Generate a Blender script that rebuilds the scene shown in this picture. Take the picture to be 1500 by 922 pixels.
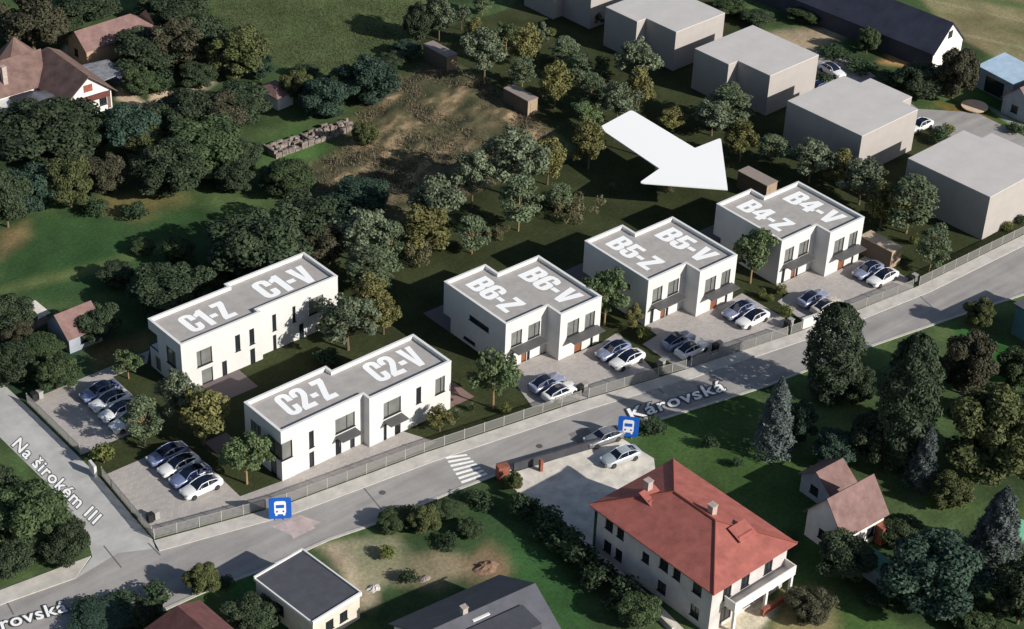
import bpy, math, random
import numpy as np
from mathutils import Vector, Matrix, Quaternion

# ---------------------------------------------------------------- scene, camera, light
S = bpy.context.scene
for ob in list(bpy.data.objects):
    bpy.data.objects.remove(ob, do_unlink=True)
COL = S.collection
PW, PH, FPX = 1500.0, 922.0, 2811.94
CAMP = np.array([-121.925, -137.814, 130.624])
YAW, PIT, ROL = 0.72778, 0.58793, 0.043748
_fw = np.array([math.sin(YAW)*math.cos(PIT), math.cos(YAW)*math.cos(PIT), -math.sin(PIT)])
_r = np.array([math.cos(YAW), -math.sin(YAW), 0.0]); _u = np.cross(_r, _fw)
_r2 = _r*math.cos(ROL)+_u*math.sin(ROL); _u2 = -_r*math.sin(ROL)+_u*math.cos(ROL)
cd = bpy.data.cameras.new('camera'); cam = bpy.data.objects.new('camera', cd); COL.objects.link(cam)
cd.sensor_fit = 'HORIZONTAL'; cd.sensor_width = 36.0; cd.lens = FPX/PW*36.0
cd.clip_start = 1.0; cd.clip_end = 6000.0
cam.matrix_world = Matrix(((_r2[0], _u2[0], -_fw[0], CAMP[0]), (_r2[1], _u2[1], -_fw[1], CAMP[1]),
                           (_r2[2], _u2[2], -_fw[2], CAMP[2]), (0, 0, 0, 1)))
S.camera = cam
SUN_EL = math.radians(26.5); SUN_AZ = math.atan2(0.355, -0.935)   # azimuth clockwise from +Y, towards the sun
SUN_STRENGTH = 5.0; SKY_STRENGTH = 0.074; EXPOSURE = 0.20
w = bpy.data.worlds.new('World'); S.world = w; w.use_nodes = True
nt = w.node_tree; bg = nt.nodes['Background']
sky = nt.nodes.new('ShaderNodeTexSky'); sky.sky_type = 'NISHITA'; sky.sun_disc = False
sky.sun_elevation = SUN_EL; sky.sun_rotation = SUN_AZ
nt.links.new(sky.outputs[0], bg.inputs['Color']); bg.inputs['Strength'].default_value = SKY_STRENGTH
sl = bpy.data.lights.new('sun', 'SUN'); sl.energy = SUN_STRENGTH; sl.angle = math.radians(0.6); sl.color = (1.0, 0.955, 0.88)
sun = bpy.data.objects.new('sun', sl); COL.objects.link(sun)
_d = Vector((-0.355*math.cos(SUN_EL), 0.935*math.cos(SUN_EL), -math.sin(SUN_EL)))
sun.rotation_euler = _d.to_track_quat('-Z', 'Y').to_euler(); sun.location = (0, -60, 90)
vs = S.view_settings; vs.view_transform = 'Standard'; vs.look = 'None'; vs.gamma = 1.0; vs.exposure = EXPOSURE
vs.use_curve_mapping = False

def G(px, py, z=0.0):
    """point at height z seen at photo pixel (px, py)"""
    d = _fw+_r2*((px-PW/2)/FPX)-_u2*((py-PH/2)/FPX)
    t = (z-CAMP[2])/d[2]
    p = CAMP+d*t
    return Vector((float(p[0]), float(p[1]), float(p[2])))
def depth(p):
    return float((np.array(p)-CAMP)@_fw)
def proj_y(p):
    q = np.array(p)-CAMP
    return PH/2-FPX*float(q@_u2)/float(q@_fw)
def height_to(base, py):
    lo, hi = 0.2, 40.0
    for _ in range(40):
        m = (lo+hi)/2
        if proj_y((base[0], base[1], base[2]+m)) > py: lo = m
        else: hi = m
    return lo

# ---------------------------------------------------------------- materials
def lin(c):
    return tuple((v/255/12.92 if v/255 <= 0.04045 else ((v/255+0.055)/1.055)**2.4) for v in c)
def alb(r, g, b, k=0.66):
    """base colour of a sunlit horizontal surface that shows as this 8-bit colour"""
    return tuple(min(0.9, v/k) for v in lin((r, g, b)))
def mat(name, col, rough=0.8, metal=0.0, var=0.0, scale=1.0, bump=0.0, col2=None, spec=0.3, stretch=None, detail=5, coat=0.0, objvar=0.0):
    m = bpy.data.materials.new(name); m.use_nodes = True
    n = m.node_tree.nodes; L = m.node_tree.links; b = n['Principled BSDF']
    b.inputs['Base Color'].default_value = (*col, 1); b.inputs['Roughness'].default_value = rough
    b.inputs['Metallic'].default_value = metal; b.inputs['Specular IOR Level'].default_value = spec
    if coat: b.inputs['Coat Weight'].default_value = coat; b.inputs['Coat Roughness'].default_value = 0.05
    out = None
    if var > 0 or col2 or bump:
        tc = n.new('ShaderNodeTexCoord'); mp = n.new('ShaderNodeMapping')
        L.new(tc.outputs['Object'], mp.inputs['Vector'])
        if stretch: mp.inputs['Scale'].default_value = stretch
        nz = n.new('ShaderNodeTexNoise'); nz.inputs['Scale'].default_value = scale; nz.inputs['Detail'].default_value = detail
        nz.inputs['Roughness'].default_value = 0.65
        L.new(mp.outputs['Vector'], nz.inputs['Vector'])
        cr = n.new('ShaderNodeValToRGB'); e = cr.color_ramp.elements
        c2 = col2 or tuple(c*(1+var) for c in col); c1 = col if col2 else tuple(c*(1-var) for c in col)
        e[0].position = 0.33; e[1].position = 0.67; e[0].color = (*c1, 1); e[1].color = (*c2, 1)
        L.new(nz.outputs['Fac'], cr.inputs['Fac']); out = cr.outputs['Color']
        if bump:
            bp = n.new('ShaderNodeBump'); bp.inputs['Strength'].default_value = bump; bp.inputs['Distance'].default_value = 0.05
            L.new(nz.outputs['Fac'], bp.inputs['Height']); L.new(bp.outputs['Normal'], b.inputs['Normal'])
    if objvar:
        oi = n.new('ShaderNodeObjectInfo'); hs = n.new('ShaderNodeHueSaturation')
        mr = n.new('ShaderNodeMapRange'); mr.inputs['To Min'].default_value = 1-objvar; mr.inputs['To Max'].default_value = 1+objvar
        L.new(oi.outputs['Random'], mr.inputs['Value']); L.new(mr.outputs['Result'], hs.inputs['Value'])
        if out: L.new(out, hs.inputs['Color'])
        else: hs.inputs['Color'].default_value = (*col, 1)
        out = hs.outputs['Color']
    if out: L.new(out, b.inputs['Base Color'])
    return m
def leafmat(name, ca, cb, cc, scale=0.9):
    m = bpy.data.materials.new(name); m.use_nodes = True
    n = m.node_tree.nodes; L = m.node_tree.links; b = n['Principled BSDF']
    b.inputs['Roughness'].default_value = 0.65; b.inputs['Specular IOR Level'].default_value = 0.25
    at = n.new('ShaderNodeAttribute'); at.attribute_name = 'tone'
    oi = n.new('ShaderNodeObjectInfo')
    cr = n.new('ShaderNodeValToRGB'); e = cr.color_ramp.elements
    e[0].color = (*ca, 1); e[1].color = (*cc, 1); x = e.new(0.5); x.color = (*cb, 1)
    L.new(at.outputs['Fac'], cr.inputs['Fac'])
    hs = n.new('ShaderNodeHueSaturation')
    mr = n.new('ShaderNodeMapRange'); mr.inputs['To Min'].default_value = 0.8; mr.inputs['To Max'].default_value = 1.2
    L.new(oi.outputs['Random'], mr.inputs['Value']); L.new(mr.outputs['Result'], hs.inputs['Value'])
    L.new(cr.outputs['Color'], hs.inputs['Color'])
    L.new(hs.outputs['Color'], b.inputs['Base Color'])
    tr = n.new('ShaderNodeBsdfTranslucent'); L.new(hs.outputs['Color'], tr.inputs['Color'])
    mx = n.new('ShaderNodeMixShader'); mx.inputs[0].default_value = 0.22
    o = n['Material Output']
    L.new(b.outputs[0], mx.inputs[1]); L.new(tr.outputs[0], mx.inputs[2]); L.new(mx.outputs[0], o.inputs['Surface'])
    return m

M = {}
M['render'] = mat('white_render', (0.60, 0.59, 0.575), 0.85, var=0.045, scale=0.7, bump=0.05)
M['coping'] = mat('white_coping', (0.72, 0.71, 0.69), 0.6, var=0.03, scale=2)
M['gravel'] = mat('roof_membrane', (0.385, 0.362, 0.345), 0.95, var=0.10, scale=0.8, bump=0.15)
M['lettering'] = mat('white_paint', (0.96, 0.96, 0.955), 0.5)
M['frame'] = mat('anthracite_frame', (0.03, 0.031, 0.034), 0.45)
M['pane'] = mat('window_glass', (0.13, 0.135, 0.13), 0.08, spec=0.6, col2=(0.22, 0.22, 0.205), scale=0.35)
M['darkpane'] = mat('dark_glass', (0.02, 0.025, 0.03), 0.08, spec=0.6)
M['canopy'] = mat('grey_canopy', (0.10, 0.098, 0.10), 0.5, var=0.08, scale=1)
M['wood_door'] = mat('wooden_door', (0.22, 0.085, 0.04), 0.5, var=0.2, scale=3, stretch=(6, 6, 0.6))
M['dark_door'] = mat('dark_door', (0.012, 0.012, 0.014), 0.4)
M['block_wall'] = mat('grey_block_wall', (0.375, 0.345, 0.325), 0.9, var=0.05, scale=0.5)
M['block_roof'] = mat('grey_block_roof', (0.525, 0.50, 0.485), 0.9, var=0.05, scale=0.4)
M['shed_wood'] = mat('shed_boards', (0.10, 0.075, 0.058), 0.8, var=0.3, scale=2, stretch=(0.6, 0.6, 9), col2=(0.19, 0.14, 0.105))
M['shed_end'] = mat('pale_shed_boards', (0.27, 0.20, 0.14), 0.8, scale=2, stretch=(8, 8, 0.5), col2=(0.40, 0.30, 0.21))
M['shed_roof'] = mat('shed_roof_boards', (0.22, 0.185, 0.165), 0.8, scale=2, stretch=(9, 0.6, 1), col2=(0.34, 0.28, 0.25))
M['asphalt'] = None
M['pavement'] = mat('pavement_concrete', alb(158, 154, 148), 0.95, var=0.16, scale=0.6, bump=0.1)
M['kerb'] = mat('kerb_stone', alb(150, 147, 142), 0.9, var=0.1, scale=2)
M['terrace'] = mat('terrace_deck', (0.16, 0.13, 0.13), 0.85, var=0.12, scale=1.2, stretch=(0.3, 6, 1))
M['redterrace'] = mat('red_terrace_deck', (0.25, 0.16, 0.14), 0.85, var=0.12, scale=1.2, stretch=(0.3, 6, 1))
M['marking'] = mat('road_paint', alb(205, 202, 198), 0.8, var=0.12, scale=2)
M['texpaint'] = mat('lettering_paint', (0.92, 0.92, 0.91), 0.7)
M['textedge'] = mat('lettering_outline', (0.07, 0.07, 0.07), 0.8)
M['patch'] = mat('dark_asphalt_patch', alb(103, 99, 98), 0.95, var=0.15, scale=1)
M['seam'] = mat('tar_seam', alb(88, 86, 86), 0.9)
M['metal'] = mat('fence_metal', (0.25, 0.245, 0.23), 0.6)
M['post'] = mat('fence_post_metal', (0.42, 0.42, 0.40), 0.5, metal=0.2)
M['bin_dark'] = mat('black_plastic', (0.025, 0.025, 0.027), 0.5)
M['bin_light'] = mat('pale_plastic', (0.33, 0.32, 0.30), 0.6, var=0.1, scale=4)
M['blue'] = mat('sign_blue', (0.012, 0.11, 0.50), 0.4)
M['signwhite'] = mat('sign_white', (0.85, 0.85, 0.85), 0.4)
M['white'] = mat('white_wall', (0.74, 0.71, 0.67), 0.85, var=0.10, scale=0.9)
M['redtile'] = mat('red_roof_tiles', (0.335, 0.108, 0.088), 0.75, var=0.2, scale=0.8, bump=0.3, stretch=(1, 1, 1))
M['browntile'] = mat('brown_roof_tiles', (0.20, 0.122, 0.112), 0.8, var=0.22, scale=0.9, bump=0.3)
M['manortile'] = mat('weathered_brown_tiles', (0.17, 0.108, 0.094), 0.85, var=0.28, scale=0.7, bump=0.3)
M['slate'] = mat('slate_roof', (0.088, 0.089, 0.108), 0.6, var=0.15, scale=0.7)
M['darkslate'] = mat('dark_flat_roof', (0.075, 0.077, 0.092), 0.75, var=0.14, scale=0.9)
M['navy'] = mat('barn_shade_navy', (0.055, 0.058, 0.085), 0.6, var=0.2, scale=0.4)  # dark tone of the slope turned from the sun, put into the colour
M['cream'] = mat('cream_plaster', (0.60, 0.54, 0.46), 0.9, var=0.12, scale=0.8)
M['villawall'] = mat('pale_villa_plaster', (0.52, 0.485, 0.475), 0.9, var=0.12, scale=0.7)
M['bluegrey'] = mat('bluegrey_plaster', (0.30, 0.33, 0.37), 0.9, var=0.15, scale=0.8)
M['teal'] = mat('teal_plaster', (0.10, 0.19, 0.22), 0.9, var=0.15, scale=0.8)
M['brick'] = mat('red_brick', (0.26, 0.09, 0.06), 0.9, var=0.3, scale=3)
M['orangewall'] = mat('ochre_plaster', (0.40, 0.28, 0.19), 0.9, var=0.15, scale=1)
M['skyblue'] = mat('pale_blue_sheet', (0.42, 0.55, 0.68), 0.5, var=0.12, scale=0.8)
M['rubble'] = mat('rubble', (0.16, 0.12, 0.10), 0.95, scale=1.5, col2=(0.34, 0.29, 0.26), bump=0.5)
M['stone'] = mat('pale_stone', (0.52, 0.49, 0.45), 0.9, var=0.2, scale=2, bump=0.3)
M['tan'] = mat('tan_board', (0.66, 0.48, 0.33), 0.8, var=0.12, scale=0.8)
M['green_sheet'] = mat('green_sheet', (0.10, 0.26, 0.19), 0.6, var=0.15, scale=1)
M['mint'] = mat('mint_liner', (0.20, 0.52, 0.34), 0.5, var=0.08, scale=1)
M['bark'] = mat('bark', (0.16, 0.115, 0.075), 0.9, var=0.3, scale=3, stretch=(4, 4, 0.8))
M['palebark'] = mat('pale_bark', (0.30, 0.20, 0.10), 0.9, var=0.25, scale=3, stretch=(4, 4, 0.8))
M['tyre'] = mat('tyre_rubber', (0.012, 0.012, 0.013), 0.8)
M['rim'] = mat('alloy_rim', (0.10, 0.10, 0.11), 0.35, metal=0.7)
M['carglass'] = mat('car_glass', (0.008, 0.012, 0.03), 0.06, spec=0.7)
M['white_car'] = mat('white_car_paint', (0.78, 0.78, 0.77), 0.28, spec=0.5, coat=0.6)
M['blue_car'] = mat('blue_grey_car_paint', (0.17, 0.21, 0.37), 0.28, metal=0.2, spec=0.5, coat=0.6)
M['steel_car'] = mat('steel_blue_car_paint', (0.24, 0.27, 0.385), 0.28, metal=0.2, spec=0.5, coat=0.6)
M['silver_car'] = mat('silver_car_paint', (0.48, 0.52, 0.55), 0.3, metal=0.3, spec=0.5, coat=0.5)
M['grey_car'] = mat('grey_car_paint', (0.24, 0.24, 0.26), 0.35, metal=0.3, coat=0.5)
M['cream_car'] = mat('cream_car_paint', (0.58, 0.52, 0.45), 0.3, spec=0.5, coat=0.5)
M['lamp_glass'] = mat('headlight_glass', (0.45, 0.47, 0.5), 0.1, spec=0.7)
M['tail'] = mat('tail_light_red', (0.28, 0.02, 0.015), 0.2)
M['chimney'] = mat('chimney_plaster', (0.40, 0.33, 0.30), 0.9, var=0.2, scale=3)
M['hedge_soil'] = mat('soil', (0.07, 0.05, 0.035), 0.95, var=0.3, scale=2)

def asphalt():
    m = bpy.data.materials.new('asphalt'); m.use_nodes = True
    n = m.node_tree.nodes; L = m.node_tree.links; b = n['Principled BSDF']
    b.inputs['Roughness'].default_value = 0.95; b.inputs['Specular IOR Level'].default_value = 0.2
    tc = n.new('ShaderNodeTexCoord')
    mp = n.new('ShaderNodeMapping'); mp.inputs['Rotation'].default_value = (0, 0, 0.15); mp.inputs['Scale'].default_value = (0.05, 0.7, 1)
    a = n.new('ShaderNodeTexNoise'); a.inputs['Scale'].default_value = 1.1; a.inputs['Detail'].default_value = 4
    c = n.new('ShaderNodeTexNoise'); c.inputs['Scale'].default_value = 0.25; c.inputs['Detail'].default_value = 8; c.inputs['Roughness'].default_value = 0.7
    d = n.new('ShaderNodeTexNoise'); d.inputs['Scale'].default_value = 5.0; d.inputs['Detail'].default_value = 3
    L.new(tc.outputs['Object'], mp.inputs['Vector']); L.new(mp.outputs['Vector'], a.inputs['Vector'])
    L.new(tc.outputs['Object'], c.inputs['Vector']); L.new(tc.outputs['Object'], d.inputs['Vector'])
    s1 = n.new('ShaderNodeMath'); s1.operation = 'ADD'; L.new(a.outputs['Fac'], s1.inputs[0]); L.new(c.outputs['Fac'], s1.inputs[1])
    s2 = n.new('ShaderNodeMath'); s2.operation = 'MULTIPLY_ADD'; s2.inputs[1].default_value = 0.35
    L.new(d.outputs['Fac'], s2.inputs[0]); L.new(s1.outputs[0], s2.inputs[2])
    cr = n.new('ShaderNodeValToRGB'); e = cr.color_ramp.elements
    e[0].position = 0.85/1.0*0.0+0.36; e[1].position = 0.72
    dv = n.new('ShaderNodeMath'); dv.operation = 'MULTIPLY'; dv.inputs[1].default_value = 0.45
    L.new(s2.outputs[0], dv.inputs[0]); L.new(dv.outputs[0], cr.inputs['Fac'])
    e[0].color = (*alb(112, 109, 108), 1); e[1].color = (*alb(143, 140, 137), 1)
    L.new(cr.outputs['Color'], b.inputs['Base Color'])
    return m
M['asphalt'] = asphalt()
def paving():
    m = bpy.data.materials.new('block_paving'); m.use_nodes = True
    n = m.node_tree.nodes; L = m.node_tree.links; b = n['Principled BSDF']; b.inputs['Roughness'].default_value = 0.9
    b.inputs['Specular IOR Level'].default_value = 0.2
    tc = n.new('ShaderNodeTexCoord'); br = n.new('ShaderNodeTexBrick')
    br.inputs['Scale'].default_value = 1.0; br.inputs['Brick Width'].default_value = 0.45; br.inputs['Row Height'].default_value = 0.3
    br.inputs['Mortar Size'].default_value = 0.02; br.inputs['Bias'].default_value = 0.0
    br.inputs['Color1'].default_value = (*alb(138, 133, 130), 1); br.inputs['Color2'].default_value = (*alb(150, 145, 141), 1)
    br.inputs['Mortar'].default_value = (*alb(130, 125, 122), 1)
    nz = n.new('ShaderNodeTexNoise'); nz.inputs['Scale'].default_value = 0.3; nz.inputs['Detail'].default_value = 6
    mx = n.new('ShaderNodeMixRGB'); mx.blend_type = 'MULTIPLY'; mx.inputs[0].default_value = 0.5
    L.new(tc.outputs['Object'], br.inputs['Vector']); L.new(tc.outputs['Object'], nz.inputs['Vector'])
    cr = n.new('ShaderNodeValToRGB'); cr.color_ramp.elements[0].color = (0.82, 0.81, 0.81, 1); cr.color_ramp.elements[1].color = (1.16, 1.14, 1.12, 1)
    L.new(nz.outputs['Fac'], cr.inputs['Fac']); L.new(br.outputs['Color'], mx.inputs[1]); L.new(cr.outputs['Color'], mx.inputs[2])
    L.new(mx.outputs[0], b.inputs['Base Color'])
    return m
M['paving'] = paving()

# ---------------------------------------------------------------- object helpers
class MB:
    def __init__(s): s.v = []; s.f = []; s.mi = []
    def face(s, pts, mi=0):
        i = len(s.v); s.v += [tuple(p) for p in pts]; s.f.append(tuple(range(i, i+len(pts)))); s.mi.append(mi); return s
    def box(s, x0, x1, y0, y1, z0, z1, mi=0):
        i = len(s.v)
        s.v += [(x0,y0,z0),(x1,y0,z0),(x1,y1,z0),(x0,y1,z0),(x0,y0,z1),(x1,y0,z1),(x1,y1,z1),(x0,y1,z1)]
        for f in ((0,3,2,1),(4,5,6,7),(0,1,5,4),(1,2,6,5),(2,3,7,6),(3,0,4,7)): s.f.append(tuple(i+k for k in f)); s.mi.append(mi)
        return s
    def obox(s, p0, p1, w, z0, z1, mi=0):
        """upright slab of width w from p0 to p1"""
        dx, dy = p1[0]-p0[0], p1[1]-p0[1]; l = math.hypot(dx, dy) or 1; nx, ny = -dy/l*w/2, dx/l*w/2
        return s.prism([(p0[0]-nx,p0[1]-ny),(p1[0]-nx,p1[1]-ny),(p1[0]+nx,p1[1]+ny),(p0[0]+nx,p0[1]+ny)], z0, z1, mi)
    def prism(s, poly, z0, z1, mi=0, top=None):
        n = len(poly); a = sum(poly[k][0]*poly[(k+1)%n][1]-poly[(k+1)%n][0]*poly[k][1] for k in range(n))
        if a < 0: poly = poly[::-1]
        i = len(s.v)
        s.v += [(p[0],p[1],z0) for p in poly]+[(p[0],p[1],z1) for p in poly]
        s.f.append(tuple(i+k for k in range(n))[::-1]); s.mi.append(mi)
        s.f.append(tuple(i+n+k for k in range(n))); s.mi.append(mi if top is None else top)
        for k in range(n):
            s.f.append((i+k, i+(k+1)%n, i+n+(k+1)%n, i+n+k)); s.mi.append(mi)
        return s
    def cyl(s, p0, p1, r0, r1=None, n=8, mi=0):
        r1 = r0 if r1 is None else r1
        p0 = Vector(p0); p1 = Vector(p1); ax = (p1-p0).normalized()
        a = ax.orthogonal().normalized(); b = ax.cross(a)
        i = len(s.v)
        for p, r in ((p0, r0), (p1, r1)):
            for k in range(n):
                t = 2*math.pi*k/n; s.v.append(tuple(p+a*(r*math.cos(t))+b*(r*math.sin(t))))
        for k in range(n): s.f.append((i+k, i+(k+1)%n, i+n+(k+1)%n, i+n+k)); s.mi.append(mi)
        s.f.append(tuple(i+k for k in range(n))[::-1]); s.mi.append(mi); s.f.append(tuple(i+n+k for k in range(n))); s.mi.append(mi)
        return s
    def build(s, name, mats, parent=None, loc=None, smooth=False):
        me = bpy.data.meshes.new(name); me.from_pydata(s.v, [], s.f)
        for m in (mats if isinstance(mats, (list, tuple)) else [mats]): me.materials.append(m)
        me.polygons.foreach_set('material_index', s.mi)
        if smooth: me.polygons.foreach_set('use_smooth', [True]*len(s.f))
        me.update()
        o = bpy.data.objects.new(name, me); COL.objects.link(o)
        if parent: o.parent = parent
        if loc: o.location = loc
        return o
def tag(o, label, cat, group=None):
    o['label'] = label; o['category'] = cat
    if group: o['group'] = group
    return o
def thing(name, label, cat, loc=(0,0,0), rz=0.0, group=None):
    o = bpy.data.objects.new(name, None); o.empty_display_size = 0.5; COL.objects.link(o)
    o.location = loc; o.rotation_euler = (0, 0, rz)
    return tag(o, label, cat, group)
KIDS = {}
def children(o):
    return list(o.children)
def dup(root, loc, rz=0.0, scale=(1,1,1), label=None, group=None, tree=None):
    kids = tree or children(root)
    r = root.copy(); COL.objects.link(r); r.location = loc; r.rotation_euler = (0,0,rz); r.scale = scale
    if label: r['label'] = label
    if group: r['group'] = group
    elif 'group' in r: del r['group']
    for ch in kids:
        c = ch.copy(); COL.objects.link(c); c.parent = r
        for g in list(ch.children):
            d = g.copy(); COL.objects.link(d); d.parent = c
    return r
def struct(o): o['kind'] = 'structure'; return o
def sheet(name, poly, z, m, thick=0.0):
    mb = MB()
    n = len(poly); a = sum(poly[k][0]*poly[(k+1)%n][1]-poly[(k+1)%n][0]*poly[k][1] for k in range(n))
    if a < 0: poly = poly[::-1]
    if thick: mb.prism([(p[0],p[1]) for p in poly], z-thick, z)
    else: mb.face([(p[0],p[1],z) for p in poly])
    return struct(mb.build(name, m))
def gp(*pts): return [G(a, b) for a, b in pts]

# ---------------------------------------------------------------- the ground: one sheet, land cover as colour
rng = np.random.default_rng(7)
def vnoise(x, y, scale, seed):
    r = np.random.default_rng(seed); T = r.random((256, 256))
    u = x/scale+1000.3; v = y/scale+1000.7
    i = np.floor(u).astype(int); j = np.floor(v).astype(int); fu = u-i; fv = v-j
    fu = fu*fu*(3-2*fu); fv = fv*fv*(3-2*fv)
    g = lambda a, b: T[a % 256, b % 256]
    return (g(i,j)*(1-fu)+g(i+1,j)*fu)*(1-fv)+(g(i,j+1)*(1-fu)+g(i+1,j+1)*fu)*fv
def fbm(x, y, scale, seed, o=4):
    t = 0; a = 0.5; s = 0
    for k in range(o):
        t = t+a*vnoise(x, y, scale/2**k, seed+k); s += a; a *= 0.55
    return t/s
def sdf(px, py, poly):
    poly = np.array([(p[0], p[1]) for p in poly]); n = len(poly)
    d = np.full(px.shape, 1e9); ins = np.zeros(px.shape, bool)
    for k in range(n):
        a = poly[k]; b = poly[(k+1) % n]; e = b-a
        wx = px-a[0]; wy = py-a[1]
        t = np.clip((wx*e[0]+wy*e[1])/(e@e+1e-9), 0, 1)
        d = np.minimum(d, (wx-e[0]*t)**2+(wy-e[1]*t)**2)
        c = (a[1] > py) != (b[1] > py)
        xi = a[0]+(py-a[1])*(e[0])/(e[1] if abs(e[1]) > 1e-9 else 1e-9)
        ins ^= c & (px < xi)
    d = np.sqrt(d)
    return np.where(ins, -d, d)
def zone(cols, X, Y, poly, c, soft=0.8, wob=1.2, amt=1.0, seed=1, wscale=5.0):
    s = sdf(X, Y, poly)+(fbm(X, Y, wscale, seed)-0.5)*2*wob
    k = np.clip(0.5-s/(2*soft), 0, 1)*amt
    k = (k*k*(3-2*k))[:, None] if amt == 1.0 else k[:, None]
    return cols*(1-k)+np.asarray(c)*k

xs = np.concatenate([[-1500, -600, -250, -140], np.arange(-100, 150.1, 0.55), [190, 300, 700, 2000]])
ys = np.concatenate([[-1500, -600, -250, -120], np.arange(-80, 140.1, 0.55), [180, 300, 700, 2000]])
XX, YY = np.meshgrid(xs, ys); X = XX.ravel(); Y = YY.ravel()
n1 = fbm(X, Y, 14, 11); n2 = fbm(X, Y, 4, 21); n3 = fbm(X, Y, 1.6, 31)
def mixc(a, b, t): return np.asarray(a)*(1-t[:, None])+np.asarray(b)*t[:, None]
sm = lambda t, a, b: np.clip((t-a)/(b-a), 0, 1)
cols = mixc(alb(40, 55, 36), alb(66, 82, 50), sm(n1*0.6+n2*0.4, 0.3, 0.7))
PLOT = gp((42,590),(222,512),(470,404),(600,331),(690,286),(842,228),(838,212),(702,108),(592,58),(742,14),(800,-40),(1000,-60),(1170,90),(1345,165),(1500,235),(1700,200),(1700,250),(1500,342),(1344,419),(1245,459),(1160,489),(1006,541),(852,586),(621,664),(225,790),(119,668))
ROADPX = [(-47,-9)]
# big fields
cols = zone(cols, X, Y, gp((232,-60),(620,-60),(640,50),(600,88),(560,100),(520,112),(440,116),(400,92),(375,60),(330,30)), alb(69, 79, 51), 1.2, 1.5, seed=3)
cols = zone(cols, X, Y, gp((430,10),(620,-10),(600,60),(480,90)), alb(76, 86, 55), 6, 4, 0.6, seed=4)
cols = zone(cols, X, Y, gp((560,112),(650,95),(705,112),(838,212),(836,226),(700,280),(600,330),(500,300),(440,270),(430,235),(500,215)), alb(88, 80, 61), 2.5, 3.0, seed=5)
cols = zone(cols, X, Y, gp((0,335),(90,318),(180,315),(300,300),(345,320),(330,395),(200,425),(60,450),(0,440)), alb(46, 68, 40), 2.0, 2.0, seed=6)
cols = zone(cols, X, Y, gp((0,420),(140,385),(260,350),(262,358),(150,398),(0,432)), alb(84, 92, 58), 0.8, 0.5, 0.8, seed=61)
cols = zone(cols, X, Y, gp((150,290),(270,262),(280,295),(200,325),(160,315)), alb(96, 88, 58), 1.6, 2.0, 0.8, seed=62)
cols = zone(cols, X, Y, gp((0,340),(40,325),(45,345),(0,380)), alb(110, 92, 68), 1.2, 0.8, 0.8, seed=63)
cols = zone(cols, X, Y, gp((355,225),(440,185),(470,195),(500,230),(430,250)), alb(58, 84, 44), 1.5, 1.2, 0.9, seed=64)
cols = zone(cols, X, Y, gp((470,300),(560,340),(500,400),(300,440),(240,440),(330,330)), alb(44, 52, 38), 3, 3, 0.9, seed=65)
cols = zone(cols, X, Y, gp((0,480),(160,470),(215,505),(60,585),(0,575)), alb(36, 56, 44), 2, 2, 0.8, seed=66)
cols = zone(cols, X, Y, gp((130,505),(225,488),(222,512),(150,545)), alb(98, 84, 56), 1.5, 0.8, 0.8, seed=67)
# right field in strips
cols = zone(cols, X, Y, gp((1290,-60),(1700,-60),(1700,180),(1500,105),(1410,58),(1380,30)), alb(112, 105, 80), 0.8, 0.6, seed=8)
sd = (X-100)*0.92+(Y-20)*0.38
for k, (a, b, c) in enumerate([(19, 20.0, (132,126,100)), (23, 27, (98,96,68)), (29, 29.8, (130,124,98)), (33, 37.5, (66,84,50)), (12.2, 13.2, (128,116,90))]):
    f = sdf(X, Y, gp((1290,-60),(1700,-60),(1700,180),(1500,105),(1410,58),(1380,30)))
    kk = (np.clip(1.2-np.abs(sd-(a+b)/2)/((b-a)/2), 0, 1)*(f < 0))[:, None]*0.8
    cols = cols*(1-kk)+np.asarray(alb(*c))*kk
cols = zone(cols, X, Y, gp((1060,60),(1110,55),(1240,30),(1250,50),(1140,95),(1100,88)), alb(146, 134, 112), 1.2, 1.5, 0.9, seed=9)
cols = zone(cols, X, Y, gp((1300,80),(1355,88),(1350,102),(1290,92)), alb(156, 122, 84), 0.8, 0.8, 0.9, seed=10)
cols = zone(cols, X, Y, gp((1370,150),(1440,165),(1500,205),(1520,235),(1480,222),(1400,175)), alb(104, 86, 38), 0.9, 0.6, 0.9, seed=12)
cols = zone(cols, X, Y, gp((1410,110),(1470,120),(1500,180),(1500,200),(1430,160)), alb(44, 72, 36), 1, 1, 0.9, seed=13)
cols = zone(cols, X, Y, gp((1450,158),(1475,170),(1520,195),(1520,202),(1470,176)), alb(140, 136, 130), 0.5, 0.3, 0.9, seed=13)
# yards and gardens
cols = zone(cols, X, Y, gp((172,128),(215,150),(232,120),(248,128),(255,152),(210,165),(168,146)), alb(172, 154, 134), 0.5, 0.5, seed=14)
cols = zone(cols, X, Y, gp((96,66),(125,80),(140,92),(108,98),(88,80)), alb(168, 160, 138), 0.6, 0.5, seed=15)
cols = zone(cols, X, Y, gp((108,98),(160,84),(182,108),(178,128),(150,112)), alb(92, 94, 104), 0.4, 0.3, seed=16)
cols = zone(cols, X, Y, gp((283,92),(305,96),(318,120),(285,145),(275,138)), alb(168, 150, 132), 0.8, 0.7, 0.8, seed=17)
cols = zone(cols, X, Y, gp((100,188),(160,166),(205,155),(190,175),(130,198)), alb(76, 92, 48), 0.8, 0.5, seed=18)
cols = zone(cols, X, Y, gp((930,600),(1100,560),(1105,640),(1180,690),(1190,780),(1100,760),(1040,700),(950,670)), alb(56, 76, 42), 1.5, 1.2, seed=19)
cols = zone(cols, X, Y, gp((740,720),(770,780),(860,880),(870,930),(780,930),(700,850),(640,800),(700,745)), alb(46, 74, 42), 1.2, 1.0, seed=20)
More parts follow.
